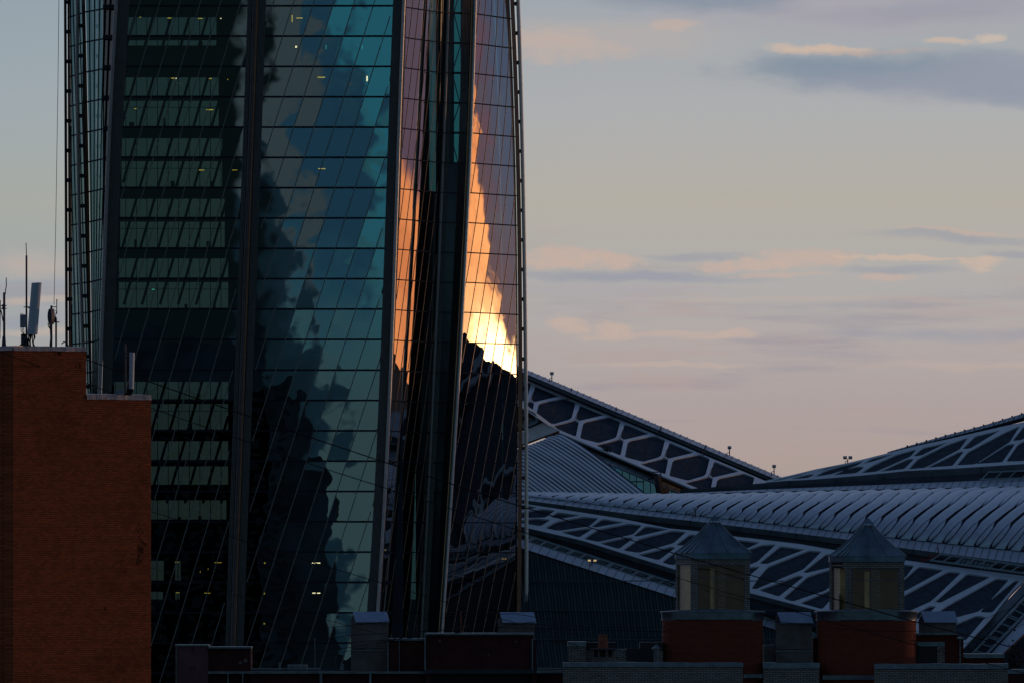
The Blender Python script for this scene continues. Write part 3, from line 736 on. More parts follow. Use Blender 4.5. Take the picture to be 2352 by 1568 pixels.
b.build('lattice_bars', M['white'], w2)

# ---- shell vault between the wings
w3 = thing('shell_roof', 'long low vaulted roof of overlapping curved white shells between two lattice wings', 'building', (60, 1735, 0))
Bx = [1150, 1215, 1446, 1596, 1722, 1955, 2054, 2352, 2600]; Bv = [1133, 1140, 1167, 1183, 1197, 1223, 1235, 1266, 1292]
Tx = [1150, 1201, 1300, 1472, 1660, 1809, 2084, 2352, 2600]; Tv = [1128, 1130, 1132, 1136, 1137, 1133, 1128, 1122, 1117]
def vault(s, t, h=0.0):
    t_ = max(0.0, min(1.0, t)); off = np.interp(s, [1150, 1300, 2130, 2400], [50, 62, 168, 200]); f = np.interp(t_, [0, .15, .42, .60, .72, .85, .945, 1], [0, .075, .235, .39, .52, .63, .75, 1.0])
    u = s + off * f; Bq, Tq = np.interp(u, Bx, Bv), np.interp(u, Tx, Tv); v = Bq + (Tq - Bq) * t_
    D = np.interp(u, [1150, 1300, 2352], [10, 14, 34]); Y = 1714 + D * (1 - math.sqrt(max(0, 1 - t_ ** 2.2 * .999)))
    p = P(u, v, Y)
    return p + Vector((0, -.45, .6 + .4 * t_)) * h
sg = [1150 + i * 12 for i in range(106)]
b = MB(); b.grid([[vault(s, t / 24, -.25) for s in sg] for t in range(25)], True); b.build('vault_deck', M['deck'], w3)
feet = []; s = 1160.0
while s < 2400: feet.append(s); s += np.interp(s, [1160, 1500, 2130], [31, 33, 36.2])
def gw(t, per): return per * np.interp(t, [0, .10, .2, .34, .42, .57, .72, .8, .9, 1], [.18, .225, .245, .20, .145, .135, .125, .165, .125, .05])
for a, c in zip(feet[:-1], feet[1:]):
    per = c - a; rows = []
    hh = np.interp(a, [1160, 1500, 2200], [.18, .32, .48])
    for i in range(25):
        t = i / 24; s0, s1 = a + gw(t, per), c - gw(t, per); row = []
        for j in range(9):
            q = j / 8; x = 2 * q - 1; row.append(vault(s0 + (s1 - s0) * q, t, hh * math.sqrt(max(0, 1 - x * x)) * min(1, .15 + 3 * t)))
        rows.append(row)
    b = MB(); b.grid(rows, True); o = b.build('roof_shell', M['shell'], w3)
    for (t0, t1) in ((.02, .42), (.71, .95)):
        rows = []
        for i in range(13):
            f = i / 12; t = t0 + (t1 - t0) * f; g_ = max(.02, gw(t, per) - .062 * per) * min(1, 5 * f + (.25 if t0 < .1 else .0), 6 * (1 - f) + .05); row = []
            for j in range(7):
                x = 2 * j / 6 - 1; row.append(vault(a + g_ * x, t, hh * .75 * math.sqrt(max(0, 1 - x * x)) * min(1, .3 + 4 * f)))
            rows.append(row)
        b = MB(); b.grid(rows, True); b.build('petal_panel', M['shell'], w3)
S3t = list(zip(Bx, Bv)); S3b = [(x, v + d) for x, v, d in zip(Bx, Bv, [8, 9, 12, 13, 14, 16, 20, 27, 30])]
band('lower_edge_panels', S3t, S3b, M['white2'], w3, 1714.2, 1712, seams=17)
S3c = [(x, v + 12.5) for x, v in S3b]
band('lower_fascia', S3b, S3c, M['fascia'], w3, 1711.9, 1712.1)
band('lower_wall', S3c, [(x, v + 30) for x, v in S3c], M['wallb'], w3, 1712.6, 1712.6)
b = MB()
for u in (1297, 1373, 1477, 1586, 1700, 1770, 1830, 2098, 2164, 2350):
    v = np.interp(u, Bx, [q[1] for q in S3b]); b.buv(u - .8, u + .8, v - 1, v + 14, 1711.4, .4)
b.build('downpipe', M['fasciad'], w3)
s2t = [(1440, 1137), (1570, 1131.5), (1722, 1124.5), (2084, 1110), (2352, 1098.5), (2600, 1088)]; s2b = [(1440, 1138), (1570, 1134), (1722, 1129), (2084, 1121), (2352, 1116), (2600, 1110)]
band('upper_edge_panels', s2t, s2b, M['white2'], w3, 1757, 1752.5, seams=17)
band('upper_fascia', s2b, [(x, v + 5) for x, v in s2b], M['fascia'], w3, 1752.4, 1752.5)

# ---- ribbed shell roof at the left, next to the tower
w5 = thing('ribbed_shell_roof', 'curved pale roof of many close parallel ribs just right of the tower', 'building', (10, 1765, 0))
bx = [1150, 1230, 1275.6, 1284, 1293, 1326, 1359, 1392, 1420, 1450, 1478, 1500]; bv_ = [985, 990, 997.8, 998.6, 1002, 1022, 1044.5, 1069, 1091, 1114, 1137, 1155]
def curveR(k, t):
    u = 1275.6 + t * 222 ; v = float(np.interp(u, bx, bv_)) if t > .05 else 997.8 + t * 40
    return u - 8.6 * k, v + 3.3 * k
def ribP(k, t, h=0): u, v = curveR(k, t); Y = 1777 - 14 * t - .45 * k; p = P(u, v, Y); return p + Vector((.3, -.5, .8)) * h
b = MB(); b.grid([[ribP(k, t / 20, -.1) for t in range(21)] for k in range(-1, 31)], True); b.build('roof_deck', M['deck'], w5)
for k in range(0, 30):
    rows = []
    for i in range(29):
        t = i / 28; row = []
        for j in range(8):
            x = 2 * j / 7 - 1; row.append(ribP(k + x * (.29 + .04 * math.sin(t * 9 + k)), t, .13 * math.sqrt(max(0, 1 - x * x)) * min(1, .3 + 12 * t)))
        rows.append(row)
    b = MB(); b.grid(rows, True); b.build('roof_rib', M['whitef'], w5)  # lightened rib colour over dark deck stands in for lit ridges
cp = cv('z3', [(-100, 345), (100, 452), (400, 680), (403, 700)]); cb = cv('z3', [(-100, 400), (80, 490), (275, 618), (380, 690)])
band('crest_panels', cp, cb, M['capl'], w5, 1779, 1777.8)
band('crest_sheet', cv('z3', [(-100, 770), (90, 692), (270, 614), (400, 680)]), cv('z3', [(-100, 880), (90, 800), (280, 730), (401, 684)]), M['capl'], w5, 1778.4, 1777.5)
band('crest_fascia', cv('z3', [(-100, 880), (90, 800), (280, 730), (401, 684)]), cv('z3', [(-100, 894), (90, 815), (280, 744), (401, 700)]), M['rust'], w5, 1777.2, 1777.4)
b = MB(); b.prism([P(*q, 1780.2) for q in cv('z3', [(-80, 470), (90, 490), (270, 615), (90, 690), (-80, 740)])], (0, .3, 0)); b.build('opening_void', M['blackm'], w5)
b = MB()
q = cv('z3', [(90, 500), (185, 540), (215, 600), (190, 620), (90, 655)])
for a, c in zip(q[:-1], q[1:]): b.bar(P(*a, 1778.2), P(*c, 1778.2), .35)
for i in range(5):
    a, c = cv('z3', [(70, 545 + i * 22), (195 - i * 8, 605 + i * 10)]); b.bar(P(*a, 1779), P(*c, 1779), .12)
b.build('opening_frame', M['truss'], w5)

# ---- near wing (big roof along the bottom)
w4 = thing('lattice_roof_wing', 'large near lattice roof wing with slanted dark panels, above a dark corrugated wall', 'building', (50, 1695, 0))
p4 = Plane((1177, 1154, 1706), (2352, 1323, 1710), (1553, 1309, 1691))
tl5 = cv('z5', [(-200, -5), (90, 28), (590, 103), (950, 160), (1340, 240), (1600, 265), (1900, 308)])
tl6 = cv('z6', [(430, 375), (715, 425), (1340, 515), (1900, 590), (2360, 650)])
rb6 = cv('z6', [(2352, 690), (2250, 790), (2060, 1020), (1835, 1262), (1790, 1300)])
low = cv('z6', [(1400, 1170), (640, 960), (0, 795)]) + cv('z5', [(1400, 595), (600, 345), (90, 228), (-200, 160)])
H5 = [[(60, 40), (130, 48), (210, 62), (150, 72), (60, 60)], [(60, 150), (90, 98), (250, 76), (360, 87), (275, 145)], [(328, 142), (390, 103), (578, 128), (420, 152)],
    [(60, 172), (190, 157), (323, 166), (235, 218), (60, 190)], [(283, 235), (380, 182), (600, 141), (732, 153), (650, 222), (420, 255), (372, 255)],
    [(678, 223), (770, 163), (955, 188), (720, 228)], [(415, 270), (630, 239), (682, 244), (570, 311)],
    [(612, 327), (740, 248), (985, 200), (1103, 213), (1025, 290), (740, 352)], [(1033, 302), (1140, 225), (1333, 247), (1075, 306)],
    [(748, 365), (970, 317), (1033, 323), (910, 410)], [(947, 425), (1090, 328), (1360, 260), (1483, 269), (1370, 366), (1080, 446)],
    [(1397, 382), (1520, 293), (1700, 315), (1480, 382)], [(1075, 465), (1350, 397), (1390, 406), (1250, 507)],
    [(1282, 527), (1400, 440), (1560, 395), (1700, 360), (1620, 430), (1400, 545), (1360, 550)],
    [(1925, 338), (2112, 360), (2000, 408), (1870, 400)], [(1900, 510), (1960, 440), (2130, 383), (2250, 377), (2090, 520), (1990, 560)], [(1500, 640), (1600, 545), (1780, 500), (1850, 520), (1720, 600), (1600, 660)]]
H6 = [[(80, 540), (262, 397), (468, 422), (150, 542)], [(18, 753), (75, 665), (160, 570), (500, 432), (612, 440), (455, 590), (60, 757)], [(-60, 640), (-20, 580), (85, 568), (-20, 655)],
    [(458, 613), (655, 463), (860, 490), (700, 570), (490, 620)], [(77, 768), (408, 646), (460, 653), (250, 820)], [(290, 838), (500, 655), (800, 555), (960, 530), (820, 650), (640, 770), (372, 865)],
    [(432, 880), (700, 765), (760, 775), (620, 928)], [(860, 620), (1010, 520), (1140, 530), (1405, 560), (1330, 660), (1000, 800), (700, 900), (760, 800)],
    [(1335, 672), (1448, 572), (1660, 598), (1330, 775), (1200, 790)], [(1150, 980), (1335, 810), (1700, 612), (1808, 622), (1600, 820), (1540, 868), (1370, 945), (1180, 1000)],
    [(1590, 868), (1860, 633), (2062, 657), (1640, 875)], [(1350, 1010), (1540, 908), (1595, 912), (1480, 1010)],
    [(1530, 1010), (1700, 902), (2110, 673), (2218, 682), (2000, 918), (1950, 952), (1700, 1020)], [(1978, 955), (2045, 870), (2270, 690), (2308, 692), (2080, 958)],
    [(1700, 1090), (1940, 990), (2018, 1002), (1850, 1195), (1640, 1190)]]
def grow(h, d):
    cx_, cy_ = sum(p[0] for p in h) / len(h), sum(p[1] for p in h) / len(h)
    return [(x + (x - cx_) / math.hypot(x - cx_, y - cy_) * d, y + (y - cy_) / math.hypot(x - cx_, y - cy_) * d) for x, y in h]
H5 = [grow(h, 6) for h in H5]; H6 = [grow(h, 6) for h in H6]
lattice('lattice_panels', p4, tl5 + tl6 + rb6 + low, [cv('z5', h) for h in H5] + [cv('z6', h) for h in H6], M['white'], w4, .25, .55)
sheet('roof_deck', p4, tl5 + tl6 + rb6 + low, M['deck'], w4, -.28)
Yl = lambda u: p4.hit(u, float(np.interp(u, LX, LV))).y - .4
lo = sorted(low, key=lambda q: q[0]); LX = [q[0] for q in lo]; LV = [q[1] for q in lo]
f1 = [(a, c + 11) for a, c in lo]
band('eave_fascia', lo, f1, M['fascia'], w4, Yl, lambda u: Yl(u) + .2)
band('gutter_wall', f1, [(a, c + 40) for a, c in lo], M['deck'], w4, lambda u: Yl(u) + .5, lambda u: Yl(u) + .5)
# truss ladder and lower light strip, straight line falling to the right
def sl(u, o): return 1238 + (u - 1201) * .3215 + o
b = MB()
for (o1, Y) in ((-12.5, 1689.0), (1.0, 1688.0)): b.bar(P(1130, sl(1130, o1), Y), P(1900, sl(1900, o1), Y), .3)
for i in range(25):
    u = 1180 + i * 30.3; b.bar(P(u, sl(u, -.5), 1688.1), P(u + 14, sl(u + 14, -12), 1688.9), .2)
    if i % 3 == 1: b.bar(P(u + 4, sl(u + 4, -.5), 1688.1), P(u + 18, sl(u + 18, -12), 1688.9), .2)
for i in range(24):
    u = 1185 + i * 30.3; b.bar(P(u + 5, sl(u + 5, -6), 1688.9), P(u + 24, sl(u + 24, -6), 1688.9), .1)
b.build('maintenance_truss', M['truss'], w4)
xs = [1130, 1300, 1500, 1700, 1900]
band('truss_bed', [(x, sl(x, -14)) for x in xs], [(x, sl(x, 2)) for x in xs], M['fasciad'], w4, 1690, 1689.4)
band('lower_edge_panels', [(x, sl(x, 2)) for x in xs], [(x, sl(x, 20.5)) for x in xs], M['white2'], w4, 1687.8, 1686.2, seams=19)
band('lower_edge_lip', [(x, sl(x, 20.5)) for x in xs], [(x, sl(x, 23)) for x in xs], M['fasciad'], w4, 1686.1, 1686.2)
# corrugated wall: leaning standing ribs
b = MB()
rows = [[P(u, sl(u, 23), 1686.6) for u in range(1130, 1801, 10)], [P(u, 1600, 1680) for u in range(1130, 1801, 10)], [Vector((P(u, 1600, 1680).x, 1680, 0)) for u in range(1130, 1801, 10)]]
b.grid(rows, False)
for i in range(96):
    u = 1120 + i * 7.6; f = 0.12; vt = sl(u, 24); ub = u + (1600 - vt) * f
    yb = 1680
    b.bar(P(u, vt, 1686.4), P(ub, 1600, yb - .2), .22 if i % 2 else .12, .35)
for v in (1332, 1399, 1466): b.buv(1130, 1800, v, v + 2.2, np.interp(v, [1250, 1600], [1686, 1679.6]), .3)
b.build('corrugated_wall', M['corr'], w4)
# right end of the near wing
def dg(x0, y0, x1, y1, n=6): return cv('z6', [(x0 + (x1 - x0) * i / n, y0 + (y1 - y0) * i / n) for i in range(n + 1)])
def strip2(name, a, c, m, Y0, Y1, t=.4):
    bb = MB(); sg_ = []
    n = len(a) - 1
    for i, (p, q) in enumerate(zip(a, c)):
        Y = Y0 + (Y1 - Y0) * i / n; sg_.append([P(*p, Y), P(*q, Y - .6), P(*q, Y - .6 + t), P(*p, Y + t)])
    bb.sweep(sg_); return bb.build(name, m, w4)
strip2('side_fascia', dg(2460, 590, 1790, 1310), dg(2520, 620, 1850, 1340), M['fascia'], 1704, 1689)
strip2('side_gutter', dg(2520, 620, 1850, 1340), dg(2640, 700, 2000, 1390), M['deck'], 1703.4, 1688.4)
strip2('side_edge_panels', dg(2640, 700, 2000, 1390), dg(2760, 760, 2110, 1370), M['white2'], 1702.6, 1687.6)
strip2('side_edge_lip', dg(2760, 760, 2110, 1370), dg(2775, 770, 2122, 1378), M['rust'], 1702, 1687)
b = MB(); lo_, hi_ = dg(2540, 640, 1870, 1350, 12), dg(2625, 700, 1975, 1370, 12)
for i in range(12):
    Y = 1702.4 - i * 1.25; b.bar(P(*lo_[i], Y), P(*lo_[i + 1], Y - 1.25), .28); b.bar(P(*hi_[i], Y), P(*hi_[i + 1], Y - 1.25), .28); b.bar(P(*lo_[i], Y), P(*hi_[i], Y), .2)
    if i % 3 == 0: b.bar(P(lo_[i][0] + 3, lo_[i][1] - 4, Y), P(hi_[i][0] + 3, hi_[i][1] - 4, Y), .16)
b.build('side_truss', M['truss'], w4)
b = MB(); A_ = cv('z6', [(1620, 458), (2460, 575)]); B_ = cv('z6', [(1540, 512), (2460, 640)])
b.bar(P(*A_[0], 1710), P(*A_[1], 1710), .28); b.bar(P(*B_[0], 1709), P(*B_[1], 1709), .28)
for i in range(9):
    x = 1560 + i * 98; q = cv('z6', [(x, 510 + i * 13.5), (x + 75, 462 + i * 13.5)]); b.bar(P(*q[0], 1709.2), P(*q[1], 1709.8), .16)
for i in range(9):
    x = 1770 + i * 34; q = cv('z6', [(x, 548 + i * 6), (x + 40, 505 + i * 6)]); b.bar(P(*q[0], 1710.6), P(*q[1], 1710.9), .3)
b.build('maintenance_truss', M['truss'], w4)
b = MB(); q = cv('z6', [(1475, 520), (1475, 490), (1540, 500), (1545, 450), (1620, 455), (1612, 400)])
for a, c in ((0, 1), (0, 2), (2, 3), (4, 5), (2, 4)): b.bar(P(*q[a], 1708.6), P(*q[c], 1708.6), .15)
b.build('barrier_rail', M['red'], w4)
b = MB(); b.buv(2060, 2420, 1380, 1700, 1702, 1); b.build('end_wall', M['wallb'], w4)

# ---- small equipment on the roofs
def flood(u, v, Y, h, label, twin=False, lit=False):
    base = P(u, v, Y); t = thing('floodlight', label, 'floodlight', base, 'floodlights on the roof edges')
    s_ = m_at(Y); b = MB(); b.tube([base, base + Vector((0, 0, h * s_))], .08, 6); b.tube([base + Vector((-.35, 0, -.1)), base + Vector((-.35, 0, h * s_ * .45)), base + Vector((0, 0, h * s_ * .5))], .05, 6); b.build('post', M['fasciad'], t)
    for dx_ in ((-.4, .4) if twin else (0,)):
        c = base + Vector((dx_, 0, h * s_)); b = MB(); b.tube([c + Vector((-.28, -.1, .2)), c + Vector((.28, -.1, .2))], .24, 10)
        b.build('lamp_head', M['box'], t)
        b = MB(); b.tube([c + Vector((-.2, -.3, .22)), c + Vector((.2, -.3, .22))], .12, 8); b.build('lamp_glass', M['flood'] if lit else M['ant'], t)
flood(1267.5, 875, 1795, 15, 'small floodlight standing on the ridge nearest the tower')
flood(1675.5, 1046, 1795, 16, 'thin floodlight midway down the sloping ridge')
flood(1778, 1090, 1795, 17, 'small floodlight at the low right end of the sloping ridge')
flood(1947, 1062, 1779, 9, 'twin floodlight on the skyline of the rising right wing', True)
flood(1360, 1297, 1687, 7, 'small twin floodlight on the pale strip above the corrugated wall', True, True)
flood(1597, 1188, 1713, 18, 'single thin floodlight on the pale strip under the curved shells')
cr_ = thing('boom_lift', 'rusty orange boom lift reaching up in front of the teal hall windows', 'boom lift', P(1524, 1140, 1772))
b = MB(); b.bar(P(1524, 1150, 1772), P(1510, 1094, 1772), 1.0, .7); b.bar(P(1531, 1150, 1772), P(1530, 1118, 1772), .9, .8); b.build('boom_arm', M['orange'], cr_)
b = MB(); b.bar(P(1519, 1150, 1771.8), P(1507, 1096, 1771.8), .45, .8); b.build('boom_cylinder', M['fasciad'], cr_)
b = MB()
for (u, v) in ((1499, 1084), (1518, 1084)): b.bar(P(u, v, 1772), P(u, v + 12, 1772), .15); b.bar(P(u, v, 1773.5), P(u, v + 12, 1773.5), .15)
for v in (1083, 1089, 1096): b.bar(P(1498, v, 1772), P(1519, v, 1772), .15); b.bar(P(1498, v, 1773.5), P(1519, v, 1773.5), .15)
b.buv(1500, 1509, 1086, 1096, 1772.4, .8); b.bar(P(1484, 1082, 1772), P(1500, 1083, 1772), .12); b.bar(P(1488, 1100, 1772), P(1508, 1095, 1772), .25); b.build('work_basket', M['fasciad'], cr_)
b = MB(); b.buv(1503, 1508, 1087, 1094, 1772.1, .2); b.build('control_box', M['rust'], cr_)
lf = thing('work_cradle', 'small steel work cradle hanging at the eave of the hexagon roof', 'work cradle', P(1392, 1035, 1780))
b = MB()
for i in range(5): b.bar(P(1384 + i * 4, 1036 - i * .4, 1780.8), P(1388 + i * 4, 1022 + i * 1.2, 1780.8), .1)
for v in (1024, 1029, 1034): b.bar(P(1382, v - 2, 1780.6), P(1404, v + 3, 1780.6), .12)
b.build('cradle_frame', M['fasciad'], lf); b = MB(); b.buv(1383, 1397, 1031, 1037, 1780.2, .6); b.build('cradle_floor', M['blackm'], lf)

# ================================================================== left brick building
lb = thing('brick_building', 'tall orange brick building with a stepped top, standing dark at the left edge', 'building', (-17, 440, 0))
def wall_poly(pts_xy, z0, z1, m, nm, parent):
    b = MB(); n = len(pts_xy); top = [Vector((x, y, z1)) for x, y in pts_xy]; bot = [Vector((x, y, z0)) for x, y in pts_xy]
    for i in range(n): j = (i + 1) % n; b.face([bot[i], bot[j], top[j], top[i]])
    b.face(top); return b.build(nm, m, parent)
def at(u, Y): return ((u - 1176) * KP * Y, Y)
Y0 = 440.0; c0 = at(30, Y0)
def face_pt(u): # along the face turned 38 degrees to the right
    k = math.tan(R(38)); a = (u - 1176) * KP; Y = (Y0 - k * c0[0]) / (1 - k * a); return (a * Y, Y)
f1_, f2_ = face_pt(198), face_pt(347)
z1_ = H + (1339 - 801) * KP * Y0; z2_ = H + (1339 - 912) * KP * 443
bl_ = (c0[0] - 4.0, c0[1] + 3.2)
nrm_ = Vector((-math.sin(R(38)), math.cos(R(38)), 0)); nb = lambda p, d: (p[0] + nrm_.x * d, p[1] + nrm_.y * d)
wall_poly([bl_, c0, f1_, nb(f1_, 9), nb(bl_, 9)], 0, z1_, M['redbr'], 'wall', lb)
wall_poly([(f1_[0] + .002, f1_[1]), f2_, nb(f2_, 9), nb(f1_, 9)], 0, z2_, M['redbr'], 'lower_wall', lb)
def cop(a, c, z, h, over, nm='coping'):
    a, c = Vector(a + (0,)), Vector(c + (0,)); d = (c - a).normalized(); n_ = Vector((d.y, -d.x, 0)); b = MB(); N_ = 14; seg = []
    for i in range(N_ + 1):
        p = a.lerp(c, i / N_) + n_ * (.05 + random.uniform(-.01, .02)); zz = z + random.uniform(-.012, .012)
        seg.append([Vector((p.x, p.y, zz - h)), Vector((p.x, p.y, zz)) - n_ * .04, Vector((p.x, p.y, zz + .03)) - n_ * .6, Vector((p.x, p.y, zz - h)) - n_ * .6])
    b.sweep(seg); return b.build(nm, M['copw'], lb)
cop(bl_, c0, z1_ + .10, .16, 0); cop(c0, f1_, z1_ + .10, .16, 0); cop(f1_, f2_, z2_ + .10, .19, 0)

rs = random.Random(11)
for (u, v, n) in ((322, 1255, 26), (318, 1222, 10), (318, 1290, 9), (132, 812, 8), (180, 840, 4), (105, 1050, 3), (240, 1400, 5)):
    b = MB()
    for i in range(n):
        uu = u + rs.gauss(0, 3.2); vv = v + rs.gauss(0, 14 if n > 20 else 6); p = face_pt(uu); z = H + (1339 - vv) * KP * p[1]; q = face_pt(uu + rs.uniform(1.5, 5))
        h_ = rs.uniform(.04, .16); b.face([(p[0], p[1] - .008, z), (q[0], q[1] - .008, z), (q[0], q[1] - .008, z + h_), (p[0], p[1] - .008, z + h_)])
    b.build('soot_stain', M['soot'], lb)
# ---- antennas
YM = 442.0; mp = m_at(YM)
ROOFV = 797
def pole(parent, u0, u1, v0, v1, m='antd', nm='mast', Y=YM):
    b = MB(); c = (u0 + u1) / 2; b.tube([P(c, v1, Y), P(c, v0, Y)], (u1 - u0) / 2 * m_at(Y), 10); return b.build(nm, M[m], parent)
def path(parent, pts, r, nm='cable', m='cable', Y=YM): b = MB(); b.tube([P(u, v, Y) for u, v in pts], r, 6); return b.build(nm, M[m], parent)
def panel(parent, q, depth=.14, nm='antenna_panel', Y=YM):
    a, b_, c, d = [P(u, v, Y) for u, v in q]; b = MB(); n = 8; rows = []
    for i in range(2):
        L, R_ = ((a, b_), (d, c))[i]; row = []
        for j in range(n + 1):
            f = j / n; row.append(L.lerp(R_, f) + Vector((0, -depth * math.sin(math.pi * f) ** .6, 0)))
        rows.append(row)
    b.grid(rows, True); rr = [list(r) for r in rows]; b.face(rr[0]); b.face(rr[1][::-1]); b.face([rr[0][0], rr[0][-1], rr[1][-1], rr[1][0]])
    return b.build(nm, M['ant'], parent)
a1 = thing('antenna_mast', 'tall dark mast with a long pale tilted antenna panel on the roof corner', 'antenna', P(61, ROOFV, YM), 'antennas on the brick building')
pole(a1, 58.6, 63, 587, 800); path(a1, [(61, 590), (60.4, 575), (59.8, 558)], .016, 'whip_antenna', 'antd')
panel(a1, [(72.5, 650), (95.6, 649), (86, 768.5), (62.5, 767.5)], Y=YM - .3)
b = MB(); b.buv(46, 60.5, 722.5, 752, YM - .1, .2); b.build('radio_unit', M['box'], a1); path(a1, [(47, 722), (47.5, 720.3), (52, 720.3), (53, 722.5)], .01, 'handle')
b = MB(); b.buv(54, 76, 704.5, 706.5, YM - .1, .06); b.bar(P(64, 705, YM), P(70, 710, YM - .2), .04); b.build('clamp', M['antd'], a1)
for i in range(9):
    u = 62 + i * 2.2; path(a1, [(u, 766), (u + random.uniform(-3, 3), 775), (u + random.uniform(-5, 3), 786), (u + random.uniform(-4, 2), 797)], .02)
for i in range(3): path(a1, [(48 + i * 3, 752), (49 + i * 3, 762), (54 + i, 768), (60, 772)], .012)
b = MB(); b.buv(48, 62, 767, 795, YM + .1, .25); b.build('junction_box', M['antd'], a1); path(a1, [(61, 778), (52, 788), (43, 797)], .03, 'brace', 'antd')
a2 = thing('antenna_mast', 'short dark mast with a bent whip at the far left edge', 'antenna', P(9, ROOFV, YM), 'antennas on the brick building')
pole(a2, 6.8, 12.4, 672, 800); b = MB(); b.tube([P(9, 800, YM), P(9, 772, YM)], .09, 10, r2=.055); b.build('mast_base', M['antd'], a2)
path(a2, [(12.6, 676), (12.4, 668), (14.6, 657), (14.2, 638)], .018, 'whip_antenna', 'antd'); b = MB(); b.buv(2, 14.5, 701, 703, YM - .12, .3); b.buv(2, 14.5, 707.5, 709.5, YM - .12, .3); b.buv(5, 11, 699, 711, YM - .1, .1); b.build('clamp', M['antd'], a2)
panel(a2, [(-12, 690), (2, 690), (.8, 778), (-13, 778)]); path(a2, [(2, 712), (7, 738)], .02, 'brace', 'antd')
a3 = thing('antenna_mast', 'low cluster of small round microwave units and cables beside the tower edge', 'antenna', P(118, ROOFV, YM), 'antennas on the brick building')
pole(a3, 115.5, 120.5, 702, 800); pole(a3, 126.6, 131, 732, 800, nm='short_mast')
b = MB(); q = P(114, 727, YM - .25)
sec = []
for i in range(16):
    an = i * math.pi / 8; sec.append(q + Vector((math.cos(an) * 5.0 * mp, 0, math.sin(an) * 18 * mp)))
b.prism(sec, (.11, .2, 0)); b.build('microwave_dish', M['antd'], a3); panel(a3, [(119, 715), (124.5, 708), (124, 745), (118, 742)], .05, 'radio_cover')
path(a3, [(130.4, 722), (130.2, 705), (130.4, 690)], .016, 'whip_antenna', 'antd'); b = MB(); q = P(130.4, 690, YM); b.tube([q, q + Vector((0, 0, .035))], .05, 8, r2=.01); b.build('whip_cap', M['antd'], a3)
for q in ((119, 130.5, 704.2, 706.2), (125, 130.5, 712.6, 714), (119, 136.5, 738.6, 741), (124.4, 130, 728, 738.5)): b = MB(); b.buv(*q, YM, .07); b.build('cross_arm', M['rust'], a3)
for i in range(5): path(a3, [(110 + i * 2, 742), (111 + i * 2, 750), (115 + i, 756), (116 + i, 775), (114 + i * .7, 797)], .013)
path(a3, [(129, 716), (127, 728), (126, 734)], .012)
a4 = thing('antenna_mast', 'single pale panel antenna on the lower step of the brick building', 'antenna', P(288, 905, 443), 'antennas on the brick building')
pole(a4, 285.2, 290, 790, 908, Y=443.3); panel(a4, [(297.5, 808.5), (309.5, 809.5), (307.5, 893), (296.3, 892)], .12, Y=443.0)
b = MB(); b.buv(284, 300, 808, 811, 443.2, .06); b.bar(P(290, 820, 443.3), P(300, 812, 443), .04); b.build('clamp', M['antd'], a4)
b = MB(); b.buv(265, 283, 893, 906, 443.1, .2); b.build('junction_box', M['box'], a4)
for i in range(7): path(a4, [(296 + i * 1.4, 892), (295 + i * 1.5, 898), (286 + i * 2.4, 907)], .018, Y=443)

# ---- overhead wires
def wire(pts, Y0_, Y1_, r, label, nm='overhead_wire', cat='wire'):
    b = MB(); P3 = []; n = len(pts); xs_ = [p[0] for p in pts]; vs_ = [p[1] for p in pts]
    for i in range(n - 1):
        for k in range(6):
            f = k / 6; u = xs_[i] + (xs_[i + 1] - xs_[i]) * f; v = vs_[i] + (vs_[i + 1] - vs_[i]) * f
            g_ = (i + f) / (n - 1); P3.append(P(u, v, Y0_ + (Y1_ - Y0_) * g_))
    P3.append(P(*pts[-1], Y1_)); b.tube(P3, r, 6); return tag(b.build(nm, M['cable'], None), label, cat, 'wires strung over the roofs')
wire([(142, 789), (147, 785), (154, 787), (162, 812), (200, 826), (349, 878), (631, 976), (900, 1066), (1177, 1156), (1553, 1271), (1809, 1344), (2105, 1428), (2380, 1500)], 441.5, 505, .022, 'thick black cable looping off the brick coping and sagging right across the view')
wire([(-20, 801), (168, 868), (349, 937), (735, 1072), (1213, 1224), (1553, 1325), (1722, 1375), (2105, 1481), (2380, 1552)], 436, 500, .016, 'second long thin wire running parallel just below the thick cable')
wire([(348, 1174), (629, 1263), (900, 1345), (1180, 1428), (1290, 1470), (1420, 1512)], 470, 515, .014, 'thin wire crossing the lower tower to the dark chimney cowl')
wire([(347, 1303), (540, 1365), (760, 1425), (1000, 1490)], 470, 510, .012, 'thin low wire ending over the dark red roofs')
wire([(640, 1453), (900, 1425), (1180, 1408), (1300, 1428)], 500, 512, .012, 'thin slack wire between the two left gabled chimneys')
wire([(560, 1500), (800, 1458), (1150, 1440), (1530, 1450)], 500, 512, .012, 'slack wire just above the large dark red roof box')
for i, (pa, pb, sg_, lb_) in enumerate([((700, 1500), (1150, 1408), 10, 'thin wire rising from the red roofs to the second gabled chimney'), ((640, 1478), (1240, 1424), 14, 'thin sagging wire across the tower foot above the red roof box'),
        ((660, 1520), (1000, 1440), 8, 'short wire behind the first gabled chimney'), ((1230, 1432), (1530, 1438), 5, 'nearly level wire in front of the corrugated wall'), ((1230, 1446), (1530, 1462), 6, 'lowest wire in front of the corrugated wall'),
        ((1755, 1420), (2110, 1448), 9, 'wire slung between the two red turrets'), ((2105, 1462), (2400, 1360), 12, 'thin wire rising to the right edge over the roof truss'), ((2105, 1500), (2400, 1412), 12, 'lower thin wire rising to the right edge over the roof truss')]):
    wire([(pa[0] + (pb[0] - pa[0]) * f, pa[1] + (pb[1] - pa[1]) * f + sg_ * 4 * f * (1 - f)) for f in (0, .25, .5, .75, 1)], 505 + i, 512 + i, .010, lb_)
wire([(136, -60), (133, 200), (128, 520), (124, 700)], YM, YM, .010, 'hair thin vertical wire dropping to the low antenna cluster', 'hanging_wire')

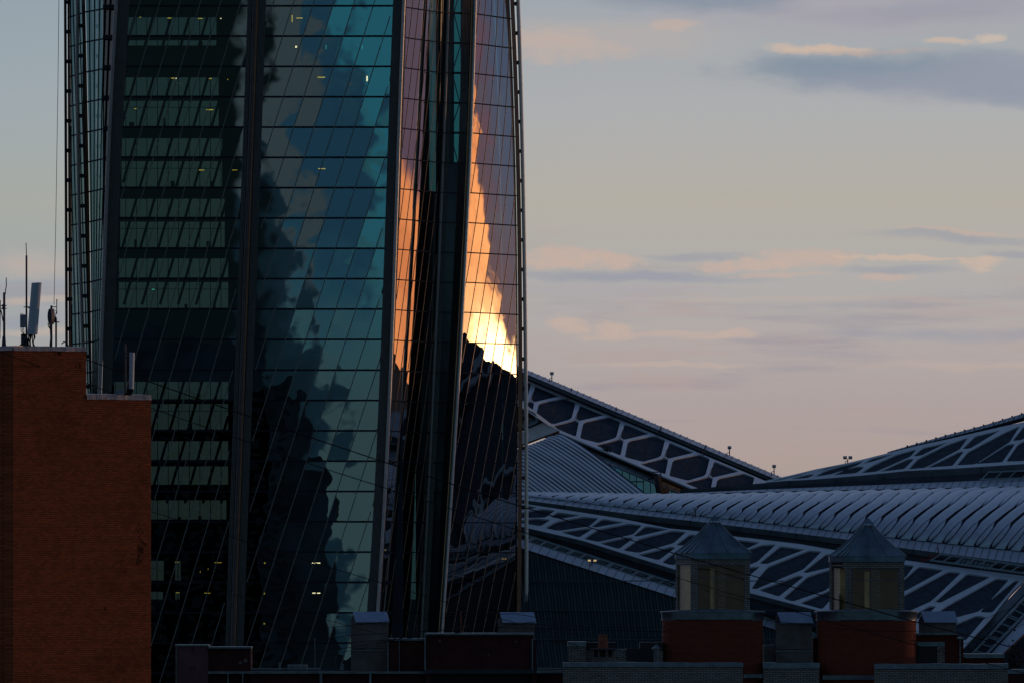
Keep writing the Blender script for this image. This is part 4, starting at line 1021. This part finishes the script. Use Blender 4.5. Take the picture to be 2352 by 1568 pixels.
# ================================================================== foreground roofs
YF = 523.0
cb_ = thing('apartment_block', 'dark red low roof blocks with grey copings, directly in front of the tower foot', 'building', (-6, YF, 0))
def bb(parent, nm, m, *boxes):
    b = MB()
    for q in boxes: b.buv(*q)
    return b.build(nm, M[m], parent)
BOT = 3400   # far below the frame: the walls stand on the ground
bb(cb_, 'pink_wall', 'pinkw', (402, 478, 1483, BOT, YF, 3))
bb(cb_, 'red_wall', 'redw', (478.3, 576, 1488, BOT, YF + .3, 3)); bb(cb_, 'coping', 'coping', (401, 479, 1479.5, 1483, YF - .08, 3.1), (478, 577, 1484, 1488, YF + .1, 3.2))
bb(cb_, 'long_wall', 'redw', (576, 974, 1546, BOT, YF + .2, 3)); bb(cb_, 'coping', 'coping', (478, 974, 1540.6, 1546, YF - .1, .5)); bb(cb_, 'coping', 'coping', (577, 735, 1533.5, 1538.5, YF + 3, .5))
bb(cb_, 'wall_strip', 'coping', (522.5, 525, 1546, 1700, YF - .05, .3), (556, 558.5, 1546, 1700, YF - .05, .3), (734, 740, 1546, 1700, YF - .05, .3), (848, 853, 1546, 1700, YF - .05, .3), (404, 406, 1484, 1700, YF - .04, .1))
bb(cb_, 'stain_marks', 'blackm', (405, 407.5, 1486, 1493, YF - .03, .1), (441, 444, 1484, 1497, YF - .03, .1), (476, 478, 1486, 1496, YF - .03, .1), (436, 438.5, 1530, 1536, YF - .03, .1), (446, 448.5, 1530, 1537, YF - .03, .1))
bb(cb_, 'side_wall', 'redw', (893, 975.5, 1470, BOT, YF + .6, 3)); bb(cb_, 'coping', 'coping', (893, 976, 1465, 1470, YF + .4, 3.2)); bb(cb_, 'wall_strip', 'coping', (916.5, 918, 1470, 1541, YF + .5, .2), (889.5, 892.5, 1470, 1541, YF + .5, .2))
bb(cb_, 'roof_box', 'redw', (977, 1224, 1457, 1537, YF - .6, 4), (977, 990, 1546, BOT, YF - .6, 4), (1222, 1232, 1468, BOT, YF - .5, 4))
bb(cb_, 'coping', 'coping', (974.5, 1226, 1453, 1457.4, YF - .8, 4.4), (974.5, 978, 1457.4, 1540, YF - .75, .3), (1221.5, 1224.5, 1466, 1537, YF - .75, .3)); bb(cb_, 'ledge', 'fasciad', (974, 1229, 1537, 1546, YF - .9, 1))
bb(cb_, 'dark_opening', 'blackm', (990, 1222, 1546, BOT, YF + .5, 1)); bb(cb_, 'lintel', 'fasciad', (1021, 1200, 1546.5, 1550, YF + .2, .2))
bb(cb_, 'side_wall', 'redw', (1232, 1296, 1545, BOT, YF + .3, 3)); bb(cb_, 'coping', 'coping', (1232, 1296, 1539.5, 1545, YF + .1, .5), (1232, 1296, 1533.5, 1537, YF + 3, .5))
bb(cb_, 'flat_roof', 'deck', (478, 1296, 1549, 1556, YF + 3, 14))
def gable_chimney(parent, u0, u1, vr, ve, vb, Y, depth=1.1):
    body = bb(parent, 'chimney', 'plast', (u0 + 2, u1 - 2, ve, vb, Y, depth))
    if vb > ve + 60: bb(body, 'ledge', 'coping', (u0 + 1, u1 - 1, ve + 64, ve + 66.5, Y - .04, .1)); bb(body, 'joint', 'blackm', (u0 + 2, u1 - 2, ve + 60.5, ve + 61.5, Y - .02, .05))
    s_ = m_at(Y); b = MB(); L, Rr = P(u0 - 1, ve, Y).x, P(u1 + 1, ve, Y).x; zr, ze = P(0, vr, Y).z, P(0, ve, Y).z
    Lr, RR = P(u0 + 6, vr, Y).x, P(u1 - 5, vr, Y).x; y0, y1, ym = Y - .15, Y + depth + .15, Y + depth * .5
    L2 = P(u0 + 13, ve, Y).x
    for (ya) in (y0, y1):
        b.prism([(L2 if ya == y0 else L2, ya, ze - .02), (Rr, ya, ze - .02), (RR, ym, zr), (Lr, ym, zr)], (0, 0, .035))
    b.build('metal_lid', M['tin'], body)
    b = MB(); b.prism([(L, y0 + .3, ze), (L2 + .05, y0 + .1, ze), (Lr + .05, ym, zr - .03)], (0, .5, 0)); b.build('gable_end', M['blackm'], body)
    b = MB()
    for i in range(4): x = u0 + 18 + i * (u1 - u0 - 22) / 3.3; b.buv(x, x + 1, ve, ve + 5.5, Y - .05, .06)
    b.build('lid_bracket', M['blackm'], body)
gable_chimney(cb_, 804, 893, 1405.5, 1427.5, 1700, YF + 1.5); gable_chimney(cb_, 1142, 1231, 1406.5, 1428.5, 1700, YF + 4.5)
b = MB()
for (u, v0, v1) in ((938, 1427, 1462), (960, 1430, 1462)): b.bar(P(u, v0, YF + 2), P(u, v1 + 8, YF + 2), .05)
b.bar(P(930, 1447, YF + 2), P(968, 1447, YF + 2), .03); b.build('roof_rail', M['blackm'], cb_)
tva = thing('television_aerial', 'small dark television aerial on a thin pole above the dark red roof box', 'aerial', P(1248, 1455, YF + 2))
b = MB(); Ya = YF + 1; b.tube([P(1248, 1460, Ya), P(1247, 1400, Ya)], .022, 6); b.tube([P(1195, 1440, Ya), P(1258, 1432, Ya)], .018, 6)
tva.location = P(1058 + 190, 1455, YF + 2); WM[tva.name] = Matrix.Translation(tva.location)
b = MB(); b.tube([P(1059, 1462, Ya), P(1058.5, 1402, Ya)], .022, 6); b.build('aerial_pole', M['rust'], tva); b = MB(); b.tube([P(1024, 1446, Ya), P(1080, 1437, Ya)], .018, 6)
for i in range(7): u = 1028 + i * 8; b.tube([P(u, 1441 - i * 1.3, Ya), P(u + 3, 1448 - i * 1.3, Ya)], .013, 5)
b.build('aerial_boom', M['blackm'], tva); tva['label'] = 'small dark television aerial on a thin rusty pole in front of the lower tower'
pl = thing('flag_pole', 'bare thin pale pole standing left of the left gabled chimney', 'pole', P(723.5, 1541, YF + 2)); b = MB(); b.tube([P(723.5, 1545, YF + 2), P(723, 1464, YF + 2)], .02, 6); b.build('pole_shaft', M['fascia'], pl)

bb(cb_, 'vent_pipe', 'coping', (640, 645, 1520, 1541, YF + 1, .1)); bb(cb_, 'vent_pipe', 'coping', (782, 790, 1524, 1541, YF + 1, .15)); bb(cb_, 'cable_tray', 'fasciad', (577, 800, 1537.5, 1540, YF + .6, .2))
bb(cb_, 'access_hatch', 'coping', (660, 705, 1526, 1541, YF + 2, 1)); bb(cb_, 'repair_patch', 'plast', (560, 568, 1512, 1520, YF + .26, .05), (549, 556, 1518, 1524, YF + .26, .05)); bb(cb_, 'repair_patch', 'plast', (1008, 1012, 1468, 1473, YF - .63, .05), (1184, 1188, 1470, 1474, YF - .63, .05), (1120, 1124, 1500, 1504, YF - .63, .05))
rb_ = thing('apartment_block', 'brick block with white brick parapets and two red turrets with pyramid roofs', 'building', (12, YF, 0))
def parapet(u0, u1, vt, vb0, Y, depth=.5, m='whbr', wob=True):
    w_ = bb(rb_, 'parapet', m, (u0, u1, vb0, BOT, Y, depth)); b = MB(); seg = []; n = max(4, int((u1 - u0) / 22))
    for i in range(n + 1):
        u = u0 - 1 + (u1 - u0 + 2) * i / n; dv = random.uniform(-.9, .9) if wob else 0; a, c = P(u, vb0 + 1 + random.uniform(-.3, .3), Y - .06), P(u, vt + dv, Y - .03)
        seg.append([a, c, c + Vector((0, depth + .1, .01)), a + Vector((0, depth + .1, 0))])
    b.sweep(seg); b.build('coping', M['coping'], w_); return w_
parapet(1293, 1706, 1520.5, 1530, YF - 3); parapet(1753, 1882, 1521, 1533, YF + 1.2); parapet(2009, 2315, 1523.5, 1534, YF - 3); parapet(2316, 2400, 1536, 1545, YF, .5, 'redw')
# block behind the first parapet
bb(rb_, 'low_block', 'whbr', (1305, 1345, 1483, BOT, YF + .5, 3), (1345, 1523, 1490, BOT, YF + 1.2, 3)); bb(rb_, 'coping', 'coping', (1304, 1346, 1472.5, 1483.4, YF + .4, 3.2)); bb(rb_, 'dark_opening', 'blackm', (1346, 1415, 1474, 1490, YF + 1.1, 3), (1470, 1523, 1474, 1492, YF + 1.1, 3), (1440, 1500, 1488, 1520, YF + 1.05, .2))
cw = bb(rb_, 'cowl_base', 'plast', (1359, 1412, 1508, 1530, YF - 1, .8)); b = MB(); q = P(1385, 1488, YF - .6); 
b.tube([q, P(1385, 1478, YF - .6), P(1385, 1462, YF - .6), P(1385, 1456, YF - .6)], .23, 16, r2=.18); b.build('chimney_pot', M['rust'], cw)
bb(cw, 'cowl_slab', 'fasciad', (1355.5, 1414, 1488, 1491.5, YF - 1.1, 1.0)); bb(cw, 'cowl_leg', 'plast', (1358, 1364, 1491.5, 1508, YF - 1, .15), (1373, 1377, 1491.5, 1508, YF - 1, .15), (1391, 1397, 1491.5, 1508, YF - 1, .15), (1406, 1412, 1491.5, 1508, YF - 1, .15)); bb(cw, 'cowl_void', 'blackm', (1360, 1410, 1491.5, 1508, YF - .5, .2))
vp = MB(); vp.tube([P(1508, 1530, YF - 1), P(1508, 1486, YF - 1)], .14, 12); vp = vp.build('vent_pipe', M['coping'], rb_); b = MB(); b.tube([P(1508, 1488.5, YF - 1), P(1508, 1479, YF - 1)], .23, 14, r2=.01); b.build('vent_cap', M['coping'], vp)

def turret(uc, v_roof, label):
    """red rounded base, white brick lantern with windows, tin pyramid roof; centre uc"""
    Y = YF + 1.5; s_ = m_at(Y); dv = v_roof - 1270
    cx = P(uc, 0, Y).x; Zc = lambda v: P(0, v, Y).z
    def ring(hw, hd, r, z, n=6, yo=0):
        pts = []
        for (sx_, sy_, a0) in ((1, 1, 0), (-1, 1, 90), (-1, -1, 180), (1, -1, 270)):
            for k in range(n + 1):
                a = R(a0 + 90 * k / n); pts.append(Vector((cx + sx_ * (hw - r) + r * math.cos(a), Y + hd + yo + sy_ * (hd - r) + r * math.sin(a), z)))
        return pts
    hwb = 115 * s_ * (1 if uc < 1800 else .985); z_t = Zc(1422 if uc < 1800 else 1423)
    b = MB(); rr = .5 if uc < 1800 else .95; b.grid([ring(hwb, 1.9, rr, 0), ring(hwb, 1.9, rr, z_t)], True, True); b.face(ring(hwb, 1.9, rr, z_t)); base = b.build('turret', M['turbr'], rb_)
    b = MB(); z0, z1 = z_t, Zc(1406 if uc < 1800 else 1405)
    b.grid([ring(hwb + .03, 1.93, rr, z0 - .03), ring(hwb + .035, 1.935, rr, z1), ring(hwb + .09, 1.98, rr, z1 + .01), ring(hwb + .08, 1.97, rr, z1 + .05), ring(1.2, 1.2, .3, z1 + .12)], True, True); b.face(ring(1.2, 1.2, .3, z1 + .12)); b.build('coping', M['coping'], base)
    # lantern: five visible corners, front and slanted left face
    hw = 84 * s_; fL = P(uc - 84, 0, Y).x; fM = P(uc - 50, 0, Y).x; fR = P(uc + 85, 0, Y).x; y0 = Y + .55; yl = y0 + .75
    zb, zt = z1 + .05, Zc(1282 + dv)
    def wallq(a, c, holes_, nm='lantern_wall'):
        b = MB(); a, c = Vector(a), Vector(c); d = c - a; L = d.length; n_ = Vector((d.y, -d.x)).normalized() * -.22
        def q(s0, s1, za, zb_):
            p0, p1 = a + d * (s0 / L), a + d * (s1 / L)
            b.prism([(p0.x, p0.y, za), (p1.x, p1.y, za), (p1.x, p1.y, zb_), (p0.x, p0.y, zb_)], (n_.x, n_.y, 0))
        h0, h1, hb, ht = holes_
        q(0, h0, zb, zt); q(h1, L, zb, zt); q(h0, h1, ht, zt)
        if hb > zb + .01: q(h0, h1, zb, hb)
        b.build(nm, M['whbr'], base)
    wt, wb_ = Zc(1297 + dv), Zc(1400)
    wallq((fM, y0), (fR, y0), (14 * s_, 123 * s_, wb_, wt)); Ll = math.hypot(fM - fL, yl - y0)
    wallq((fL, yl), (fM, y0), (.09, Ll - .05, wb_, wt))
    wallq((fR - .003, y0 + .225), (fR - .003, y0 + 2.15), (.6, 1.5, wb_, wt)); wallq((fR, y0 + 2.4), (fL, y0 + 2.4), (.3, 2.7, wb_, wt)); wallq((fL + .003, y0 + 2.15), (fL + .003, yl + .25), (.3, 1.0, wb_, wt))
    b = MB(); x0, x1 = fM + 14 * s_, fM + 123 * s_; b.face([(x0, y0 + .09, wb_), (x1, y0 + .09, wb_), (x1, y0 + .09, wt), (x0, y0 + .09, wt)]); b.build('window', M['pane'], base)
    b = MB(); a, c = Vector((fL, yl)), Vector((fM, y0)); p, q_ = a.lerp(c, .06), a.lerp(c, .96); b.face([(p.x, p.y + .1, wb_), (q_.x, q_.y + .1, wb_), (q_.x, q_.y + .1, wt), (p.x, p.y + .1, wt)]); b.build('window', M['pane'], base)
    b = MB(); b.box((fM - .2, y0 + 1.7, zb), (fR - .24, y0 + 1.8, zt)); b.box((x0, y0 + .2, wt - .1), (x1, y0 + .24, wt)); b.build('room_wall', M['room'], base)
    b = MB(); b.box((x0 + 30 * s_, y0 + .16, wb_ + .05), (x0 + 41 * s_, y0 + .3, wt - .15)); b.build('lit_jamb', M['curt'], base)  # pale curtain colour stands in for light falling on the jamb
    b = MB(); b.box((x0 + 47 * s_, y0 + .22, zb), (x0 + 66 * s_, y0 + .5, wt)); b.build('inner_pier', M['whbr'], base)
    b = MB(); b.prism([(fL + .12, yl + .18, zb), (fM - .02, y0 + .3, zb), (fM - .02, y0 + .3, zt), (fL + .12, yl + .18, zt)], (0, .05, 0)); b.build('drawn_curtain', M['curt'], base)
    bf = MB(); yg = y0 + .06
    for x in (x0 + .02, x0 + (x1 - x0) * (.36 if uc < 1800 else .42), x1 - .02): bf.box((x - .018, yg, wb_), (x + .018, yg + .05, wt))
    for z in (wb_ + .02, wt - .02, wb_ + (wt - wb_) * .72): bf.box((x0, yg + .003, z - .015), (x1, yg + .047, z + .015))
    bf.build('window_frame', M['fascia'], base)
    if uc > 1800:
        b = MB(); b.prism([(fL + .35, yl - .05, zb), (fM - .25, y0 + .22, zb), (fM - .25, y0 + .22, zb + .75), (fL + .35, yl - .05, zb + .75)], (0, .03, 0)); b.build('leaning_board', M['plast'], base)
    # cornice and roof
    ze, zc_ = Zc(1270 + dv), Zc(1282 + dv)
    cL, cM, cR = fL - .03, fM, fR + .04; pl_ = [(cL, yl - .05), (cM, y0 - .08), (cR, y0 - .08), (cR, y0 + 2.5), (cL, y0 + 2.5)]
    b = MB(); b.prism([(x, y, zc_ - .01) for x, y in pl_], (0, 0, ze - zc_ + .02)); b.build('cornice', M['turroof'], base)
    za = Zc(1199 + dv); ym = y0 + 1.2; xm = P(uc + 4, 0, Y).x; rows = []
    for f in (0, .25, .5, .75, 1):
        sh = 1 - f - .05 * math.sin(math.pi * f); k = .13 + .87 * max(0, sh); z_ = ze + .012 + (za - ze) * f
        rows.append([Vector((xm + (x - xm) * k * (1.025 if f == 0 else 1), ym + (y - ym) * k * (1.03 if f == 0 else 1), z_)) for x, y in pl_])
    b = MB(); b.grid(rows, False, True); b.face(rows[-1]); rf = b.build('roof', M['turroof'], base)
    b = MB()
    def seam(i, j, f): 
        for r0, r1 in zip(rows[:-1], rows[1:]): b.bar(r0[i].lerp(r0[j], f), r1[i].lerp(r1[j], f), .045, .07)
    for i, j, f in (((0, 1, 0), (0, 1, .4), (0, 1, .72), (1, 2, 0), (1, 2, .30), (1, 2, .62), (2, 3, 0)) if uc < 1800 else ((0, 1, 0), (0, 1, .5), (0, 1, .78), (1, 2, 0), (1, 2, .36), (1, 2, .7), (2, 3, 0))): seam(i, j, f)
    b.build('roof_seam', M['turroof'], base)
    if uc > 1800:
     b = MB(); b.prism([(xm + .06, ym - .2, za - .02), (xm + .12, ym - .2, za - .02), (xm + .3, ym - .46, za - .62), (xm + .24, ym - .46, za - .62)], (0, -.02, 0)); b.build('rust_streak', M['rust'], base)
    b = MB(); zl = Zc(1194.5 + dv)
    for dx_ in (-.21, -.07, .07, .21): b.bar((xm + dx_, ym - .16, za), (xm + dx_, ym - .16, zl), .03)
    b.build('cap_post', M['turroof'], base)
    b = MB(); hq = .245; ap = Vector((xm, ym, Zc(1181 + dv))); cs = [Vector((xm + a * hq, ym + c * hq, zl)) for a, c in ((-1, -1), (1, -1), (1, 1), (-1, 1))]
    for i in range(4): b.face([cs[i], cs[(i + 1) % 4], ap])
    b.face(cs[::-1]); b.build('vent_cap', M['turroof'], base)
    return base
turret(1638, 1270, ''); turret(1993, 1277, '')
bb(rb_, 'light_course', 'coping', (1708, 1751, 1547, 1556, YF + 1.3, .3)); bb(rb_, 'light_course', 'coping', (1890, 2008, 1550, 1560, YF + 1.3, .3))
gable_chimney(rb_, 1780, 1867, 1406.5, 1429, 1700, YF + 2.5); gable_chimney(rb_, 2110, 2199, 1404.5, 1428, 1700, YF + 4)
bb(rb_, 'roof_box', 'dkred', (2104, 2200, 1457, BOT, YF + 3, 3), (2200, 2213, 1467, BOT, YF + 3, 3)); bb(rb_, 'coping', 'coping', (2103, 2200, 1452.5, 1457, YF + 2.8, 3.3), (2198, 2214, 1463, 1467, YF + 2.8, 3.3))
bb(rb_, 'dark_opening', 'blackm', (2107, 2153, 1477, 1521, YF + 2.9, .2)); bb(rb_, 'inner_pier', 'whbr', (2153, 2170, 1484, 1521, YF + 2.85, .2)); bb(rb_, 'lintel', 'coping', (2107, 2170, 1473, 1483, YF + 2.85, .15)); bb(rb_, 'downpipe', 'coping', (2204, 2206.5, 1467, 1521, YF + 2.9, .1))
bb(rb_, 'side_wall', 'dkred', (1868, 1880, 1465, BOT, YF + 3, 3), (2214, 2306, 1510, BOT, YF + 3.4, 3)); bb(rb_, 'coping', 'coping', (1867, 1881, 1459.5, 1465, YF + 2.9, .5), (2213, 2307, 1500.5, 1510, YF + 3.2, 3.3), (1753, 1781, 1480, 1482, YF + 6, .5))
bb(rb_, 'flat_roof', 'coping', (1753, 1781, 1482, 1520, YF + 6, .3)); bb(rb_, 'flat_roof', 'deck', (1296, 2400, 1549, 1556, YF + 3, 14))

# ================================================================== trees at the lower right, high rise behind the viewer (seen only mirrored)
def tree(x, y, h, w_, label):
    t = thing('tree', label, 'tree', (x, y, 0), 'trees beyond the roofs'); b = MB(); b.tube([(x, y, 0), (x + .3, y, h * .4), (x, y, h * .8)], .5, 8, r2=.12)
    for i in range(7):
        a = random.uniform(0, 6.28); z = h * random.uniform(.35, .6); b.tube([(x, y, z), (x + math.cos(a) * w_ * .7, y + math.sin(a) * w_ * .7, z + h * .25)], .18, 6, r2=.03)
    b.build('trunk', M['bark'], t); b = MB()
    cl = [(random.gauss(0, .45), random.gauss(0, .45), random.gauss(0, .35)) for _ in range(26)]
    for i in range(3200):
        c = random.choice(cl); p = Vector((x + (c[0] + random.gauss(0, .17)) * w_, y + (c[1] + random.gauss(0, .17)) * w_, h * .68 + (c[2] + random.gauss(0, .15)) * h * .42))
        d = Vector((random.gauss(0, 1), random.gauss(0, 1), random.gauss(0, 1))).normalized(); e = d.orthogonal().normalized() * .22; f = d.cross(e).normalized() * .22; b.face([p - e, p - f, p + e, p + f])
    b.build('crown', M['leaf'], t)
tree(70.5, 1652, 27, 3.4, 'leftmost dark tree behind the last parapet at the lower right'); tree(75.5, 1660, 30, 4, 'dark tree touching the right edge below the roof wing')
hr = thing('high_rise', 'dark stepped high rise whose reflection darkens the left front of the glass tower', 'high rise', (-90, -170, 0))
b = MB(); b.box((-150, -190, 0), (-62, -160, 96)); b.box((-150, -190, 0), (-74, -160, 112)); b.box((-62, -190, 0), (-52, -160, 74)); b.build('wall', M['hr'], hr)
b = MB()
for i in range(16):
    for j in range(30): b.box((-146 + i * 5.2, -159.9, 3 + j * 3.1), (-143.4 + i * 5.2, -160.2, 4.6 + j * 3.1))
tag(b.build('windows', M['hrw'], hr), kind='stuff')
